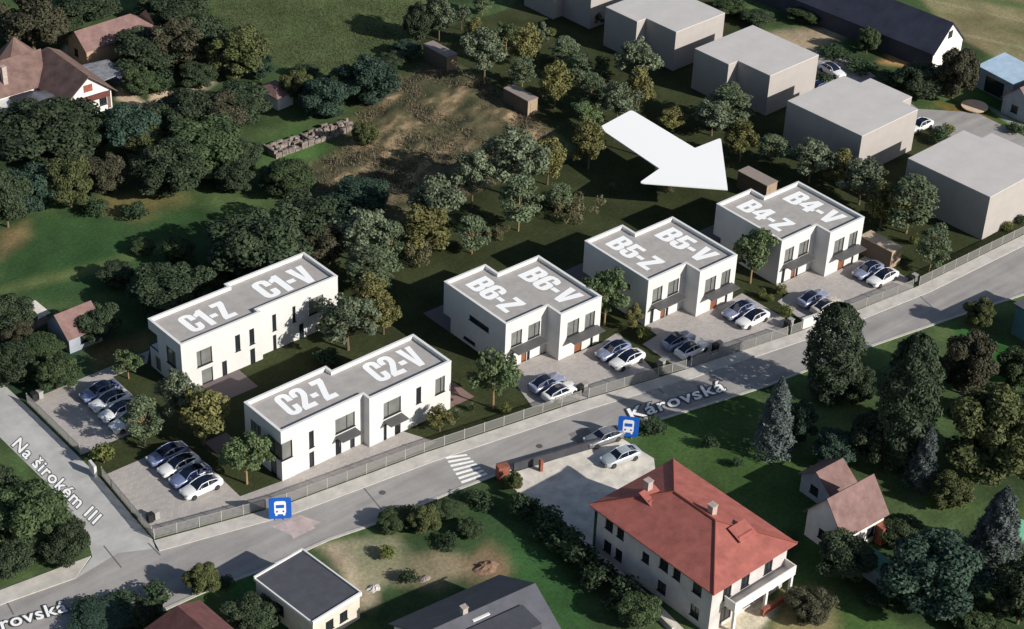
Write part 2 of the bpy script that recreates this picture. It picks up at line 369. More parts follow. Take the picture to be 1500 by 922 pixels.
cols = zone(cols, X, Y, gp((560,800),(640,780),(720,740),(760,760),(700,850),(600,830)), alb(48, 66, 42), 2, 2, 0.9, seed=22)
cols = zone(cols, X, Y, gp((470,800),(540,790),(548,880),(530,890),(480,806)), alb(150, 136, 118), 1.0, 1.0, seed=23)
cols = zone(cols, X, Y, gp((495,795),(580,785),(600,850),(545,865)), alb(116, 112, 92), 1.2, 1.5, seed=24)
cols = zone(cols, X, Y, gp((600,815),(640,805),(690,830),(640,860),(590,850)), alb(122, 112, 92), 1.2, 1.5, 0.9, seed=25)
cols = zone(cols, X, Y, gp((668,822),(720,806),(752,835),(735,850),(690,848)), alb(112, 96, 76), 1.4, 1.8, seed=26)
cols = zone(cols, X, Y, gp((330,845),(395,830),(440,900),(420,930),(360,900)), alb(50, 80, 44), 0.8, 0.6, seed=27)
cols = zone(cols, X, Y, gp((1190,775),(1240,860),(1330,930),(1170,930),(1150,850)), alb(62, 84, 46), 1.2, 1.0, seed=28)
cols = zone(cols, X, Y, gp((1400,480),(1470,500),(1500,520),(1500,560),(1450,560)), alb(42, 84, 40), 0.9, 0.6, seed=29)
cols = zone(cols, X, Y, gp((1150,860),(1215,865),(1220,930),(1120,930)), alb(120, 112, 82), 1.0, 1.0, 0.9, seed=30)
cols = zone(cols, X, Y, gp((1030,880),(1090,870),(1140,890),(1110,930),(1030,930)), alb(190, 178, 162), 0.5, 0.4, seed=32)
cols = zone(cols, X, Y, gp((1340,670),(1400,720),(1420,740),(1360,740)), alb(74, 92, 36), 0.8, 0.6, 0.9, seed=33)
cols = zone(cols, X, Y, gp((100,845),(150,822),(140,838),(70,862),(0,890),(0,868)), alb(96, 84, 72), 0.8, 0.6, 0.9, seed=34)
# the building plot: dark clipped lawn
cols = zone(cols, X, Y, PLOT, alb(47, 52, 33), 0.25, 0.1, seed=35)
inplot = np.clip(-sdf(X, Y, PLOT), 0, 1)
rough = 1-inplot
n4 = fbm(X, Y, 7.0, 51)
cols *= (0.62+0.76*n2)[:, None]*(0.80+0.40*n3)[:, None]*(1+(n4[:, None]-.5)*np.array([.35,.10,.25])*rough[:, None])
scr = np.clip(-sdf(X, Y, gp((560,112),(650,95),(705,112),(838,212),(836,226),(700,280),(600,330),(500,300),(440,270),(430,235),(500,215)))/3, 0, 1)
streak = fbm(X*0.35+Y*0.10, Y*1.3-X*0.55, 2.2, 91)
cols = cols*(1-scr[:, None]*0.85)+mixc(mixc(alb(50, 56, 40), alb(84, 78, 59), sm(streak, 0.32, 0.52)), alb(142, 122, 98), sm(streak, 0.56, 0.72))*scr[:, None]*0.85
Z = np.zeros_like(X)
lump = np.clip(fbm(X, Y, 3.0, 77)-0.42, 0, 1)*0.9
Z += scr*lump*1.6
Z += rough*0.0
nx, ny = len(xs), len(ys)
me = bpy.data.meshes.new('ground')
idx = np.arange(nx*ny).reshape(ny, nx)
quads = np.stack([idx[:-1,:-1], idx[:-1,1:], idx[1:,1:], idx[1:,:-1]], -1).reshape(-1, 4)
me.vertices.add(nx*ny); me.vertices.foreach_set('co', np.stack([X, Y, Z], 1).ravel())
me.loops.add(quads.size); me.loops.foreach_set('vertex_index', quads.ravel())
me.polygons.add(len(quads)); me.polygons.foreach_set('loop_start', np.arange(0, quads.size, 4)); me.polygons.foreach_set('loop_total', np.full(len(quads), 4))
me.update(calc_edges=True)
ca = me.color_attributes.new('cover', 'FLOAT_COLOR', 'POINT')
ca.data.foreach_set('color', np.concatenate([cols, np.ones((len(cols), 1))], 1).astype(np.float32).ravel())
gm = bpy.data.materials.new('land_cover'); gm.use_nodes = True
n = gm.node_tree.nodes; L = gm.node_tree.links; b = n['Principled BSDF']; b.inputs['Roughness'].default_value = 1.0; b.inputs['Specular IOR Level'].default_value = 0.1
at = n.new('ShaderNodeAttribute'); at.attribute_name = 'cover'
tc = n.new('ShaderNodeTexCoord')
nz = n.new('ShaderNodeTexNoise'); nz.inputs['Scale'].default_value = 2.2; nz.inputs['Detail'].default_value = 7; nz.inputs['Roughness'].default_value = 0.75
L.new(tc.outputs['Object'], nz.inputs['Vector'])
cr = n.new('ShaderNodeValToRGB'); cr.color_ramp.elements[0].position = 0.3; cr.color_ramp.elements[1].position = 0.72
cr.color_ramp.elements[0].color = (0.62, 0.64, 0.62, 1); cr.color_ramp.elements[1].color = (1.34, 1.32, 1.26, 1)
L.new(nz.outputs['Fac'], cr.inputs['Fac'])
mx = n.new('ShaderNodeMixRGB'); mx.blend_type = 'MULTIPLY'; mx.inputs[0].default_value = 1.0
L.new(at.outputs['Color'], mx.inputs[1]); L.new(cr.outputs['Color'], mx.inputs[2]); L.new(mx.outputs[0], b.inputs['Base Color'])
bp = n.new('ShaderNodeBump'); bp.inputs['Strength'].default_value = 0.5; bp.inputs['Distance'].default_value = 0.12
L.new(nz.outputs['Fac'], bp.inputs['Height']); L.new(bp.outputs['Normal'], b.inputs['Normal'])
me.materials.append(gm)
ground = bpy.data.objects.new('ground', me); COL.objects.link(ground); struct(ground)

# ---------------------------------------------------------------- roads, pavements, paved lots
NORTH = [(-110,6.5),(-64.4,1.4),(-53.8,0.0)]
def off(pts, d):
    out = []
    for k in range(len(pts)):
        a = pts[max(0, k-1)]; b_ = pts[min(len(pts)-1, k+1)]
        dx, dy = b_[0]-a[0], b_[1]-a[1]; l = math.hypot(dx, dy)
        out.append((pts[k][0]-dy/l*d, pts[k][1]+dx/l*d))
    return out
fence_pts = [G(225,792), G(420,738.5), G(621,664), G(852,587), G(1006,541), G(1160,489.5), G(1245,459), G(1344,419.5), G(1500,343.5)]
fl = [(p.x, p.y) for p in fence_pts]+[(120, -15.5), (190, -8)]
south = [(-110,-5.5),(-66,-9.3),(-55.2,-10.5),(-48.3,-10.8),(-42.3,-11.6),(-34,-11.9),(-27.7,-13),(-18,-13.7),(-6.5,-15.2),(8,-18),(22.4,-20.9),(36.1,-22.5),(50.1,-24.8),(63.5,-27.2),(120,-26),(190,-19)]
kerbn = off(fl, -1.75)
west_n = [(-110, 4.0), (-64.4, -0.5), (-57.5, -1.4)]
road = west_n+[(-52.2, -0.6)]+[(-48.8, -2.4)]+kerbn[1:]+south[::-1]
sheet('road', road, 0.02, M['asphalt'])
lane_l = [(-53.2,60),(-52.4,24.2),(-52.3,12.9),(-53.2,4),(-54.5,0.5),(-57.5,-1.45)]
lane_r = [(-47.6,60),(-47.3,28.4),(-47.35,12),(-48.3,-1.0),(-48.8,-2.38)]
sheet('side_road', lane_l+[(-52.2,-0.62)]+lane_r[::-1], 0.024, mat('concrete_lane', alb(146,145,143), 0.95, var=0.16, scale=0.35, bump=0.1))
mb = MB(); pv = off(fl, -0.15)
for k in range(len(fl)-1):
    mb.prism([pv[k], kerbn[k], kerbn[k+1], pv[k+1]], 0.0, 0.13)
struct(mb.build('pavement', M['pavement']))
mb = MB()
kb = off(fl, -1.90)
for k in range(len(fl)-1): mb.prism([(kerbn[k][0], kerbn[k][1]), kb[k], kb[k+1], kerbn[k+1]], 0.0, 0.12)
struct(mb.build('kerb', M['kerb']))
sheet('footpath', [(-110,7),(-64.4,1.6),(-54.6,0.6),(-57.5,-1.40),(-64.4,-0.45),(-110,4.0)], 0.10, M['pavement'], 0.1)
mb = MB()
so = off(south, -0.35)
for k in range(len(south)-1): mb.prism([south[k], so[k], so[k+1], south[k+1]], 0.0, 0.10)
struct(mb.build('kerb', M['kerb']))
sheet('asphalt_patch', gp((832,636),(861,627),(871,640),(848,652)), 0.028, M['patch'])
mb = MB()
for a, b_ in (((521,701),(559,747)), ((952,556),(972,577)), ((178,832),(152,800)), ((235,814),(217,796)), ((4,871),(20,901)), ((1345,432),(1365,450))):
    p, q = G(*a), G(*b_); dx, dy = q.x-p.x, q.y-p.y; l = math.hypot(dx, dy); nx_, ny_ = -dy/l*0.07, dx/l*0.07
    mb.face([(p.x-nx_,p.y-ny_,0.032),(q.x-nx_,q.y-ny_,0.032),(q.x+nx_,q.y+ny_,0.032),(p.x+nx_,p.y+ny_,0.032)])
struct(mb.build('road_seam', M['seam']))
for px_, py_ in ((1043,557),(560,722),(790,654)):
    g_ = G(px_, py_); struct(MB().prism([(g_.x+.38*math.cos(k*math.pi/8), g_.y+.38*math.sin(k*math.pi/8)) for k in range(16)], 0.0, 0.03).build('manhole_cover', M['canopy']))
mb = MB()
c0, c1, c2, c3 = G(651,669), G(682,665), G(716,697), G(678,711)
for k in range(7):
    t0 = k/7+0.02; t1 = t0+0.075
    def q(t, s): return (c0.lerp(c3, t)).lerp(c1.lerp(c2, t), s)
    pts = [q(t0,0), q(t0,1), q(t1,1), q(t1,0)]
    mb.face([(p.x, p.y, 0.032) for p in pts][::-1])
struct(mb.build('crosswalk', M['marking']))
mb = MB()
for a in (((398,772),(440,755),(470,766),(428,785)), ((425,783),(455,768),(462,774),(430,790))):
    mb.face([(p.x, p.y, 0.028+0.004*(a[0][0] > 400)) for p in gp(*a)][::-1])
struct(mb.build('faded_road_marking', mat('faded_red_paint', alb(152,138,135), 0.95, var=0.2, scale=0.9)))

LOTZ = 0.03
sheet('parking_lot', [(-46.8,28.2),(-30.6,28.6),(-32.2,26.5),(-36.8,26.5),(-36.9,15.9),(-46.9,15.9)], LOTZ, M['paving'])
sheet('parking_lot', [(-47.0,11.3),(-37.0,11.3),(-37.3,-0.6),(-32.4,-1.15),(-21.25,-1.0),(-21.2,-2.2),(-16.6,-2.1),(-14.8,-5.9),(-16.9,-6.1),(-34,-4.5),(-47.8,-0.7)], LOTZ, M['paving'])
def lot(*px): sheet('driveway', [(p.x, p.y) for p in gp(*px)], LOTZ, M['paving'])
lot((739,541),(780,597),(852,586),(966,552),(905,487),(880,503),(818,528),(801,517))
lot((944,478),(962.6,491.5),(941,504.7),(981,531),(1006,541),(1154,492),(1158,472),(1087,430),(1073,438),(1018,464),(1000,452))
lot((1137,419),(1155.6,430),(1139,442),(1175,470),(1200,470),(1245,458),(1338,421),(1336,412),(1271,373),(1257,382),(1207,406),(1188,395))
sheet('terrace', [(-29.7,18.9),(-24.5,19.0),(-24.6,14.8),(-29.6,14.8)], LOTZ, M['terrace'])
sheet('terrace', [(-35.2,9.7),(-32.3,9.7),(-32.3,5.5),(-35.2,5.5)], LOTZ, M['terrace'])
sheet('terrace', [(-9.8,1.9),(-6.2,1.9),(-6.1,-1.9),(-9.7,-1.9)], LOTZ, M['redterrace'])
sheet('terrace', [(-9.6,24.5),(-6.8,24.5),(-6.8,20.2),(-9.6,20.2)], LOTZ, M['redterrace'])
for bx, by in ((0,0),(19.72,-3.23),(39.46,-6.69)):
    sheet('terrace', [(bx-0.1,by+15.3),(bx+6.3,by+15.3),(bx+6.3,by+9.6),(bx-0.1,by+9.6)], LOTZ, M['terrace'])
sheet('lane', [(p.x, p.y) for p in gp((1140,70),(1200,75),(1260,95),(1345,160),(1430,165),(1700,300),(1700,330),(1480,236),(1400,205),(1345,178),(1200,120))], 0.02, M['asphalt'])
sheet('concrete_yard', [(p.x, p.y) for p in gp((738,697),(912,643),(930,655),(958,672),(960,690),(872,738),(868,800),(960,880),(1030,950),(1010,955),(900,845),(815,752),(765,730))], 0.02, mat('pale_concrete', alb(186,180,170,.78), 0.95, var=0.22, scale=0.6, bump=0.1))

# ---------------------------------------------------------------- lettering
def text_mesh(name, body, fit, m, z=0.0, thick=0.03, bold=0.0, parent=None, outline=None):
    """flat lettering; fit = (origin, end of baseline, top of first letter) in the parent's coordinates"""
    def raw(offset):
        cu = bpy.data.curves.new('t', 'FONT'); cu.body = body; cu.offset = offset; cu.fill_mode = 'BOTH'; cu.resolution_u = 4
        cu.space_character = 1.10
        ob = bpy.data.objects.new('t', cu); COL.objects.link(ob)
        dg = bpy.context.evaluated_depsgraph_get(); dg.update()
        mesh = bpy.data.meshes.new_from_object(ob.evaluated_get(dg)); bpy.data.objects.remove(ob, do_unlink=True)
        return mesh
    me = raw(bold)
    vv = np.array([v.co[:] for v in me.vertices]); cap = 0.73+bold
    x0, x1 = vv[:,0].min(), vv[:,0].max()
    O, Eb, T = [np.array(p[:2], float) for p in fit]
    def put(mesh, zz, mm, nm, par):
        for v in mesh.vertices:
            u = (v.co.x-x0)/(x1-x0); h = v.co.y/cap
            p = O+(Eb-O)*u+(T-O)*h
            v.co = (p[0], p[1], zz)
        mesh.materials.clear(); mesh.materials.append(mm); mesh.update()
        mesh.name = nm
        o = bpy.data.objects.new(nm, mesh); COL.objects.link(o)
        if par: o.parent = par
        return o
    o = put(me, z+(0.006 if outline else 0), m, name, parent)
    if outline: put(raw(outline), z, M['textedge'], 'outline', o)
    return o

def _fat(c, d):
    n_ = len(c); out = []
    for k in range(n_):
        a, b_, e = Vector(c[k-1]), Vector(c[k]), Vector(c[(k+1) % n_])
        u = (b_-a).normalized(); v = (e-b_).normalized(); n1_ = Vector((u.y, -u.x)); n2_ = Vector((v.y, -v.x)); m_ = n1_+n2_
        m_ = m_*(1/max(.45, m_.dot(n1_))); out.append(tuple(b_+m_*d))
    return out
def _area(c): return sum(c[k-1][0]*c[k][1]-c[k][0]*c[k-1][1] for k in range(len(c)))
GLY = {
 'B': (.58, [[(0,0),(.40,0),(.51,.04),(.57,.13),(.57,.38),(.54,.46),(.48,.51),(.53,.56),(.56,.64),(.56,.86),(.50,.96),(.39,1),(0,1)],
             [(.21,.15),(.21,.43),(.33,.43),(.36,.39),(.36,.19),(.33,.15)], [(.21,.60),(.21,.85),(.32,.85),(.35,.81),(.35,.64),(.32,.60)]]),
 'C': (.58, [[(.57,.62),(.57,.82),(.53,.93),(.43,.99),(.29,1.01),(.14,.99),(.04,.93),(0,.82),(0,.18),(.04,.07),(.14,.01),(.29,-.01),(.43,.01),(.53,.07),(.57,.18),(.57,.39),(.36,.39),(.36,.19),(.33,.14),(.28,.13),(.23,.14),(.21,.19),(.21,.81),(.23,.86),(.28,.87),(.33,.86),(.36,.81),(.36,.62)]]),
 '1': (.40, [[(.15,0),(.37,0),(.37,1),(.21,1),(.16,.93),(0,.84),(0,.68),(.15,.72)]]),
 '2': (.57, [[(0,0),(.55,0),(.55,.17),(.25,.17),(.47,.48),(.54,.60),(.56,.70),(.56,.82),(.52,.93),(.42,.99),(.28,1.01),(.14,.99),(.04,.93),(0,.82),(0,.66),(.20,.66),(.20,.81),(.22,.86),(.27,.87),(.32,.86),(.35,.81),(.35,.71),(.32,.62),(.24,.49),(0,.15)]]),
 '4': (.60, [[(.30,0),(.51,0),(.51,.20),(.59,.20),(.59,.36),(.51,.36),(.51,1),(.25,1),(0,.38),(0,.20),(.30,.20)], [(.30,.36),(.17,.36),(.30,.74)]]),
 '5': (.58, [[(0,.36),(0,.18),(.04,.07),(.14,.01),(.28,-.01),(.43,.01),(.53,.07),(.57,.18),(.57,.46),(.53,.57),(.44,.62),(.33,.62),(.22,.57),(.22,.83),(.53,.83),(.53,1),(.03,1),(.03,.44),(.22,.44),(.25,.49),(.30,.50),(.35,.47),(.36,.42),(.36,.19),(.33,.14),(.28,.13),(.23,.14),(.21,.19),(.21,.36)]]),
 '6': (.58, [[(.57,.68),(.57,.82),(.53,.93),(.43,.99),(.29,1.01),(.14,.99),(.04,.93),(0,.82),(0,.18),(.04,.07),(.14,.01),(.29,-.01),(.43,.01),(.53,.07),(.57,.18),(.57,.44),(.53,.55),(.45,.60),(.34,.60),(.21,.55),(.21,.81),(.23,.86),(.28,.87),(.33,.86),(.36,.81),(.36,.68)],
             [(.21,.18),(.21,.42),(.24,.46),(.29,.47),(.34,.46),(.36,.42),(.36,.18),(.34,.14),(.29,.13),(.24,.14)]]),
 '-': (.28, [[(0,.34),(.26,.34),(.26,.51),(0,.51)]]),
 'Z': (.53, [[(0,0),(.52,0),(.52,.17),(.23,.17),(.52,.85),(.52,1),(.02,1),(.02,.83),(.27,.83),(0,.15)]]),
 'V': (.60, [[(.18,0),(.41,0),(.61,1),(.40,1),(.30,.34),(.21,1),(-.01,1)]]),
}
from mathutils.geometry import tessellate_polygon
def block_letters(name, body, fit, z, parent):
    """heavy condensed capitals as one flat mesh on the roof"""
    x = 0; items = []
    for ch in body:
        w_, cs = GLY[ch]; cs = [_fat(c, (.014 if k == 0 else -.010)*(1 if _area(c) > 0 else -1)) for k, c in enumerate(cs)]; items.append((x, cs)); x += w_+.045
    tot = x-.045; O, Eb, T = [np.array(p[:2], float) for p in fit]; mb = MB()
    U, V_ = Eb-O, T-O; O = O-U*.015-V_*.02; Eb = O+U*1.04; T = O+V_*1.05
    for x0, cs in items:
        flat = [p for c in cs for p in c]; i = len(mb.v)
        for px_, py_ in flat:
            q = O+(Eb-O)*((x0+px_)/tot)+(T-O)*py_; mb.v.append((q[0], q[1], z))
        for tri in tessellate_polygon([[Vector((a, b_, 0)) for a, b_ in c] for c in cs]):
            a, b_, c = [Vector(mb.v[i+k]) for k in tri]
            f = tuple(i+k for k in tri); mb.f.append(f if (b_-a).cross(c-a).z > 0 else f[::-1]); mb.mi.append(0)
    return mb.build(name, M['lettering'], parent)
def gpt(*pts): return [(lambda p: (p.x, p.y, 0))(G(*q)) for q in pts]
t = text_mesh('street_lettering', 'Károvská', gpt((926,617),(1064,573),(917,600)), M['texpaint'], 0.15, bold=0.018, outline=0.066)
tag(t, 'street name Károvská lettered along the road edge beside the blue bus sign', 'lettering')
t = text_mesh('street_lettering', 'Károvská', gpt((-37,936),(100,897),(-43,918)), M['texpaint'], 0.15, bold=0.018, outline=0.066)
tag(t, 'cut-off street name ending in ovská lettered on the road at the lower left corner', 'lettering')
t = text_mesh('street_lettering', 'Na širokém III', gpt((17,653),(137,769),(31,640)), M['texpaint'], 0.04, bold=0.018, outline=0.066)
tag(t, 'street name Na širokém III lettered down the middle of the concrete side road', 'lettering')

# ---------------------------------------------------------------- house builder
def wall_run(mb, p0, p1, z0, z1, holes, mi=0, rev=0.14):
    """one wall face from p0 to p1 (outside on the right-hand side) with rectangular openings"""
    dx, dy = p1[0]-p0[0], p1[1]-p0[1]; l = math.hypot(dx, dy); ux, uy = dx/l, dy/l; inx, iny = -uy, ux
    P = lambda u, z, d=0: (p0[0]+ux*u+inx*d, p0[1]+uy*u+iny*d, z)
    us = sorted({0, l, *[min(l, max(0, h[0])) for h in holes], *[min(l, max(0, h[1])) for h in holes]})
    zs = sorted({z0, z1, *[min(z1, max(z0, h[2])) for h in holes], *[min(z1, max(z0, h[3])) for h in holes]})
    for a, b_ in zip(us, us[1:]):
        for c, d in zip(zs, zs[1:]):
            um, zm = (a+b_)/2, (c+d)/2
            if any(h[0] < um < h[1] and h[2] < zm < h[3] for h in holes): continue
            mb.face([P(a,c), P(b_,c), P(b_,d), P(a,d)], mi)
    for h in holes:
        a, b_, c, d = max(0,h[0]), min(l,h[1]), max(z0,h[2]), min(z1,h[3])
        if len(h) > 5 and h[5] == 'noreveal': continue
        mb.face([P(a,c), P(a,d), P(a,d,rev), P(a,c,rev)], mi); mb.face([P(b_,d), P(b_,c), P(b_,c,rev), P(b_,d,rev)], mi)
        mb.face([P(a,d), P(b_,d), P(b_,d,rev), P(a,d,rev)], mi); mb.face([P(b_,c), P(a,c), P(a,c,rev), P(b_,c,rev)], mi)
    return P
def add_window(root, P, h, rev=0.14, mull=(), name='window', pane='pane', sill=True, label=None):
    a, b_, c, d = h[:4]; w_ = 0.07
    mb = MB()
    def bar(u0, u1, zz0, zz1):
        q = [P(u0,zz0,rev-0.05), P(u1,zz0,rev-0.05), P(u1,zz1,rev-0.05), P(u0,zz1,rev-0.05)]
        r = [P(u0,zz0,rev+0.02), P(u1,zz0,rev+0.02), P(u1,zz1,rev+0.02), P(u0,zz1,rev+0.02)]
        mb.face(q); mb.face([q[0],r[0],r[1],q[1]]); mb.face([q[1],r[1],r[2],q[2]]); mb.face([q[2],r[2],r[3],q[3]]); mb.face([q[3],r[3],r[0],q[0]])
    bar(a, b_, c, c+w_); bar(a, b_, d-w_, d); bar(a, a+w_, c+w_, d-w_); bar(b_-w_, b_, c+w_, d-w_)
    for m_ in mull:
        u = a+(b_-a)*m_; bar(u-w_/2, u+w_/2, c+w_, d-w_)
    o = mb.build(name, M['frame'], root)
    MB().face([P(a+0.02,c+0.02,rev), P(b_-0.02,c+0.02,rev), P(b_-0.02,d-0.02,rev), P(a+0.02,d-0.02,rev)]).build('pane', M[pane if pane != 'pane' else 'pane'], o)
    if sill and c > 0.5:
        s = MB(); q = [P(a-0.06,c,-0.09), P(b_+0.06,c,-0.09), P(b_+0.06,c,rev-0.06), P(a-0.06,c,rev-0.06)]
        s.face([(x,y,z+0.012) for x,y,z in q]); s.face([(x,y,z-0.05) for x,y,z in q][::-1])
        s.face([(q[0][0],q[0][1],c-0.05),(q[1][0],q[1][1],c-0.05),(q[1][0],q[1][1],c+0.012),(q[0][0],q[0][1],c+0.012)])
        s.build('sill', M['frame'], o)
    if label: o['label'] = label
    return o
def add_door(root, P, h, m, rev=0.14):
    a, b_, c, d = h[:4]; w_ = 0.06
    o = MB().face([P(a,c+0.01,rev), P(b_,c+0.01,rev), P(b_,d,rev), P(a,d,rev)]).build('door', M[m], root)
    k = MB(); q = P(b_-0.18, 1.0, rev-0.06); r = P(b_-0.18, 1.5, rev-0.06)
    k.cyl(q, r, 0.02, n=6); k.build('handle', M['post'], o)
    return o
def add_canopy(root, P, u0, u1, z, out=1.35):
    mb = MB()
    a, b_, c, d = P(u0,z,0.0), P(u1,z,0.0), P(u1,z,-out), P(u0,z,-out)
    def up(p, dz): return (p[0], p[1], p[2]+dz)
    mb.face([up(d,.12), up(c,.12), up(b_,.14), up(a,.14)]); mb.face([a, b_, c, d]); mb.face([d, c, up(c,.12), up(d,.12)])
    mb.face([c, b_, up(b_,.14), up(c,.12)]); mb.face([a, d, up(d,.12), up(a,.14)])
    return mb.build('canopy', M['canopy'], root)
def inset(poly, d):
    n_ = len(poly); out = []
    for k in range(n_):
        a, b_, c = Vector(poly[k-1]), Vector(poly[k]), Vector(poly[(k+1) % n_])
        e1 = (b_-a).normalized(); e2 = (c-b_).normalized()
        n1_ = Vector((-e1.y, e1.x)); n2_ = Vector((-e2.y, e2.x))
        bis = n1_+n2_; bis = bis*(1/(bis.dot(n1_)))
        out.append(tuple(b_+bis*d))
    return out
def flat_house(name, label, cat, loc, rz, foot, H, holes, group=None, extras=None, wallm='render', under=None):
    root = thing(name, label, cat, loc, rz, group)
    mb = MB(); Ps = []
    n_ = len(foot); inn = inset(foot, 0.3); rz_ = H-0.42
    for k in range(n_):
        Ps.append(wall_run(mb, foot[k], foot[(k+1) % n_], 0.0, H-0.06, holes.get(k, [])))
    if under: under(mb)
    mb.build('wall', M[wallm], root)
    cp = MB(); o2 = inset(foot, -0.03)
    for k in range(n_):
        j = (k+1) % n_
        cp.face([(*o2[k],H),(*o2[j],H),(*inn[j],H),(*inn[k],H)]); cp.face([(*o2[k],H-0.06),(*o2[j],H-0.06),(*o2[j],H),(*o2[k],H)])
        cp.face([(*inn[j],H),(*inn[j],rz_),(*inn[k],rz_),(*inn[k],H)][::-1])
        cp.face([(*foot[k],H-0.06),(*foot[j],H-0.06),(*o2[j],H-0.06),(*o2[k],H-0.06)][::-1])
    cp.build('parapet', M['coping'], root)
    MB().face([(p[0],p[1],rz_) for p in inn]).build('roof', M['gravel'], root)
    for k, hs in holes.items():
        for h in hs:
            kind = h[4] if len(h) > 4 else 'win'
            if kind == 'open': continue
            if kind == 'wood': add_door(root, Ps[k], h, 'wood_door')
            elif kind == 'dark': add_door(root, Ps[k], h, 'dark_door')
            elif kind == 'win': add_window(root, Ps[k], h)
            elif kind == 'win2': add_window(root, Ps[k], h, mull=(0.62,))
            elif kind == 'win2l': add_window(root, Ps[k], h, mull=(0.3,))
            elif kind == 'win3': add_window(root, Ps[k], h, mull=(0.35, 0.7))
            elif kind == 'slit': add_window(root, Ps[k], h, pane='darkpane')
    return root, Ps, rz_

Bf = [(0,0),(6.4,0),(6.4,-2.36),(12.9,-2.36),(12.9,9.1),(6.4,9.1),(6.4,11.47),(0,11.47)]
def b_house(code, loc):
    holes = {
      0: [(0.9,2.55,2.93,4.92,'win2'),(3.53,5.35,2.93,4.92,'win2'),(0.82,1.4,0.0,2.1,'slit'),(2.6,3.42,0.0,2.1,'wood'),(3.5,3.95,0.0,2.1,'slit')],
      2: [(1.15,3.03,2.86,4.94,'win2'),(3.98,5.56,2.86,4.94,'win2'),(2.5,3.7,0.0,2.1,'wood'),(5.08,5.5,0.0,2.1,'slit')],
      7: [(0.0,1.4,0.0,2.05,'open','noreveal'),(11.47-6.65,11.47-3.0,3.75,4.45,'slit'),(11.47-7.6,11.47-5.4,0.55,0.95,'slit')],
      6: [(0.0,6.4,0.0,2.05,'open','noreveal')] if False else [(0.4,6.4,0.0,2.05,'open','noreveal'),(1.0,3.0,2.9,5.0,'win2'),(4.0,6.0,2.9,5.0,'win2')],
      4: [(1.0,4.5,0.0,2.1,'win3'),(1.0,2.8,2.9,5.0,'win2'),(3.9,5.6,2.9,5.0,'win2')],
    }
    def under(mb):
        mb.face([(0,10.07,2.05),(0,11.47,2.05),(6.0,11.47,2.05),(6.0,10.07,2.05)])
        mb.face([(6.0,10.07,0),(6.0,10.07,2.05),(6.0,11.47,2.05),(6.0,11.47,0)])
    root, Ps, rz_ = flat_house('double_house', f'white two-storey flat-roofed double house lettered {code}-Z and {code}-V on its roof', 'house', loc, 0.0, Bf, 6.6, holes, 'white double houses', under=under)
    # glazing of the recessed garden corner
    Pg = lambda u, z, d=0: (u, 10.07-d, z)
    mb = MB()
    for x in (0.04, 2.0, 4.0, 5.92): mb.box(x, x+0.07, 10.03, 10.1, 0.03, 2.05)
    mb.box(0.11, 5.92, 10.04, 10.09, 0.03, 0.1)
    wn = mb.build('window', M['frame'], root)
    MB().face([(5.95,10.065,0.05),(0.05,10.065,0.05),(0.05,10.065,2.04),(5.95,10.065,2.04)]).build('pane', M['pane'], wn)
    add_canopy(root, Ps[0], 0.85, 5.4, 2.62, 1.5); add_canopy(root, Ps[2], 1.1, 6.0, 2.62, 1.5)
    block_letters('roof_lettering', f'{code}-Z', ((2.0,9.7,0),(1.95,2.4,0),(5.0,9.75,0)), rz_+0.02, root)
    block_letters('roof_lettering', f'{code}-V', ((8.35,7.5,0),(8.5,-0.3,0),(11.45,7.5,0)), rz_+0.02, root)
    return root
b_house('B6', (0,0,0)); b_house('B5', (19.724,-3.234,0)); b_house('B4', (39.458,-6.686,0))

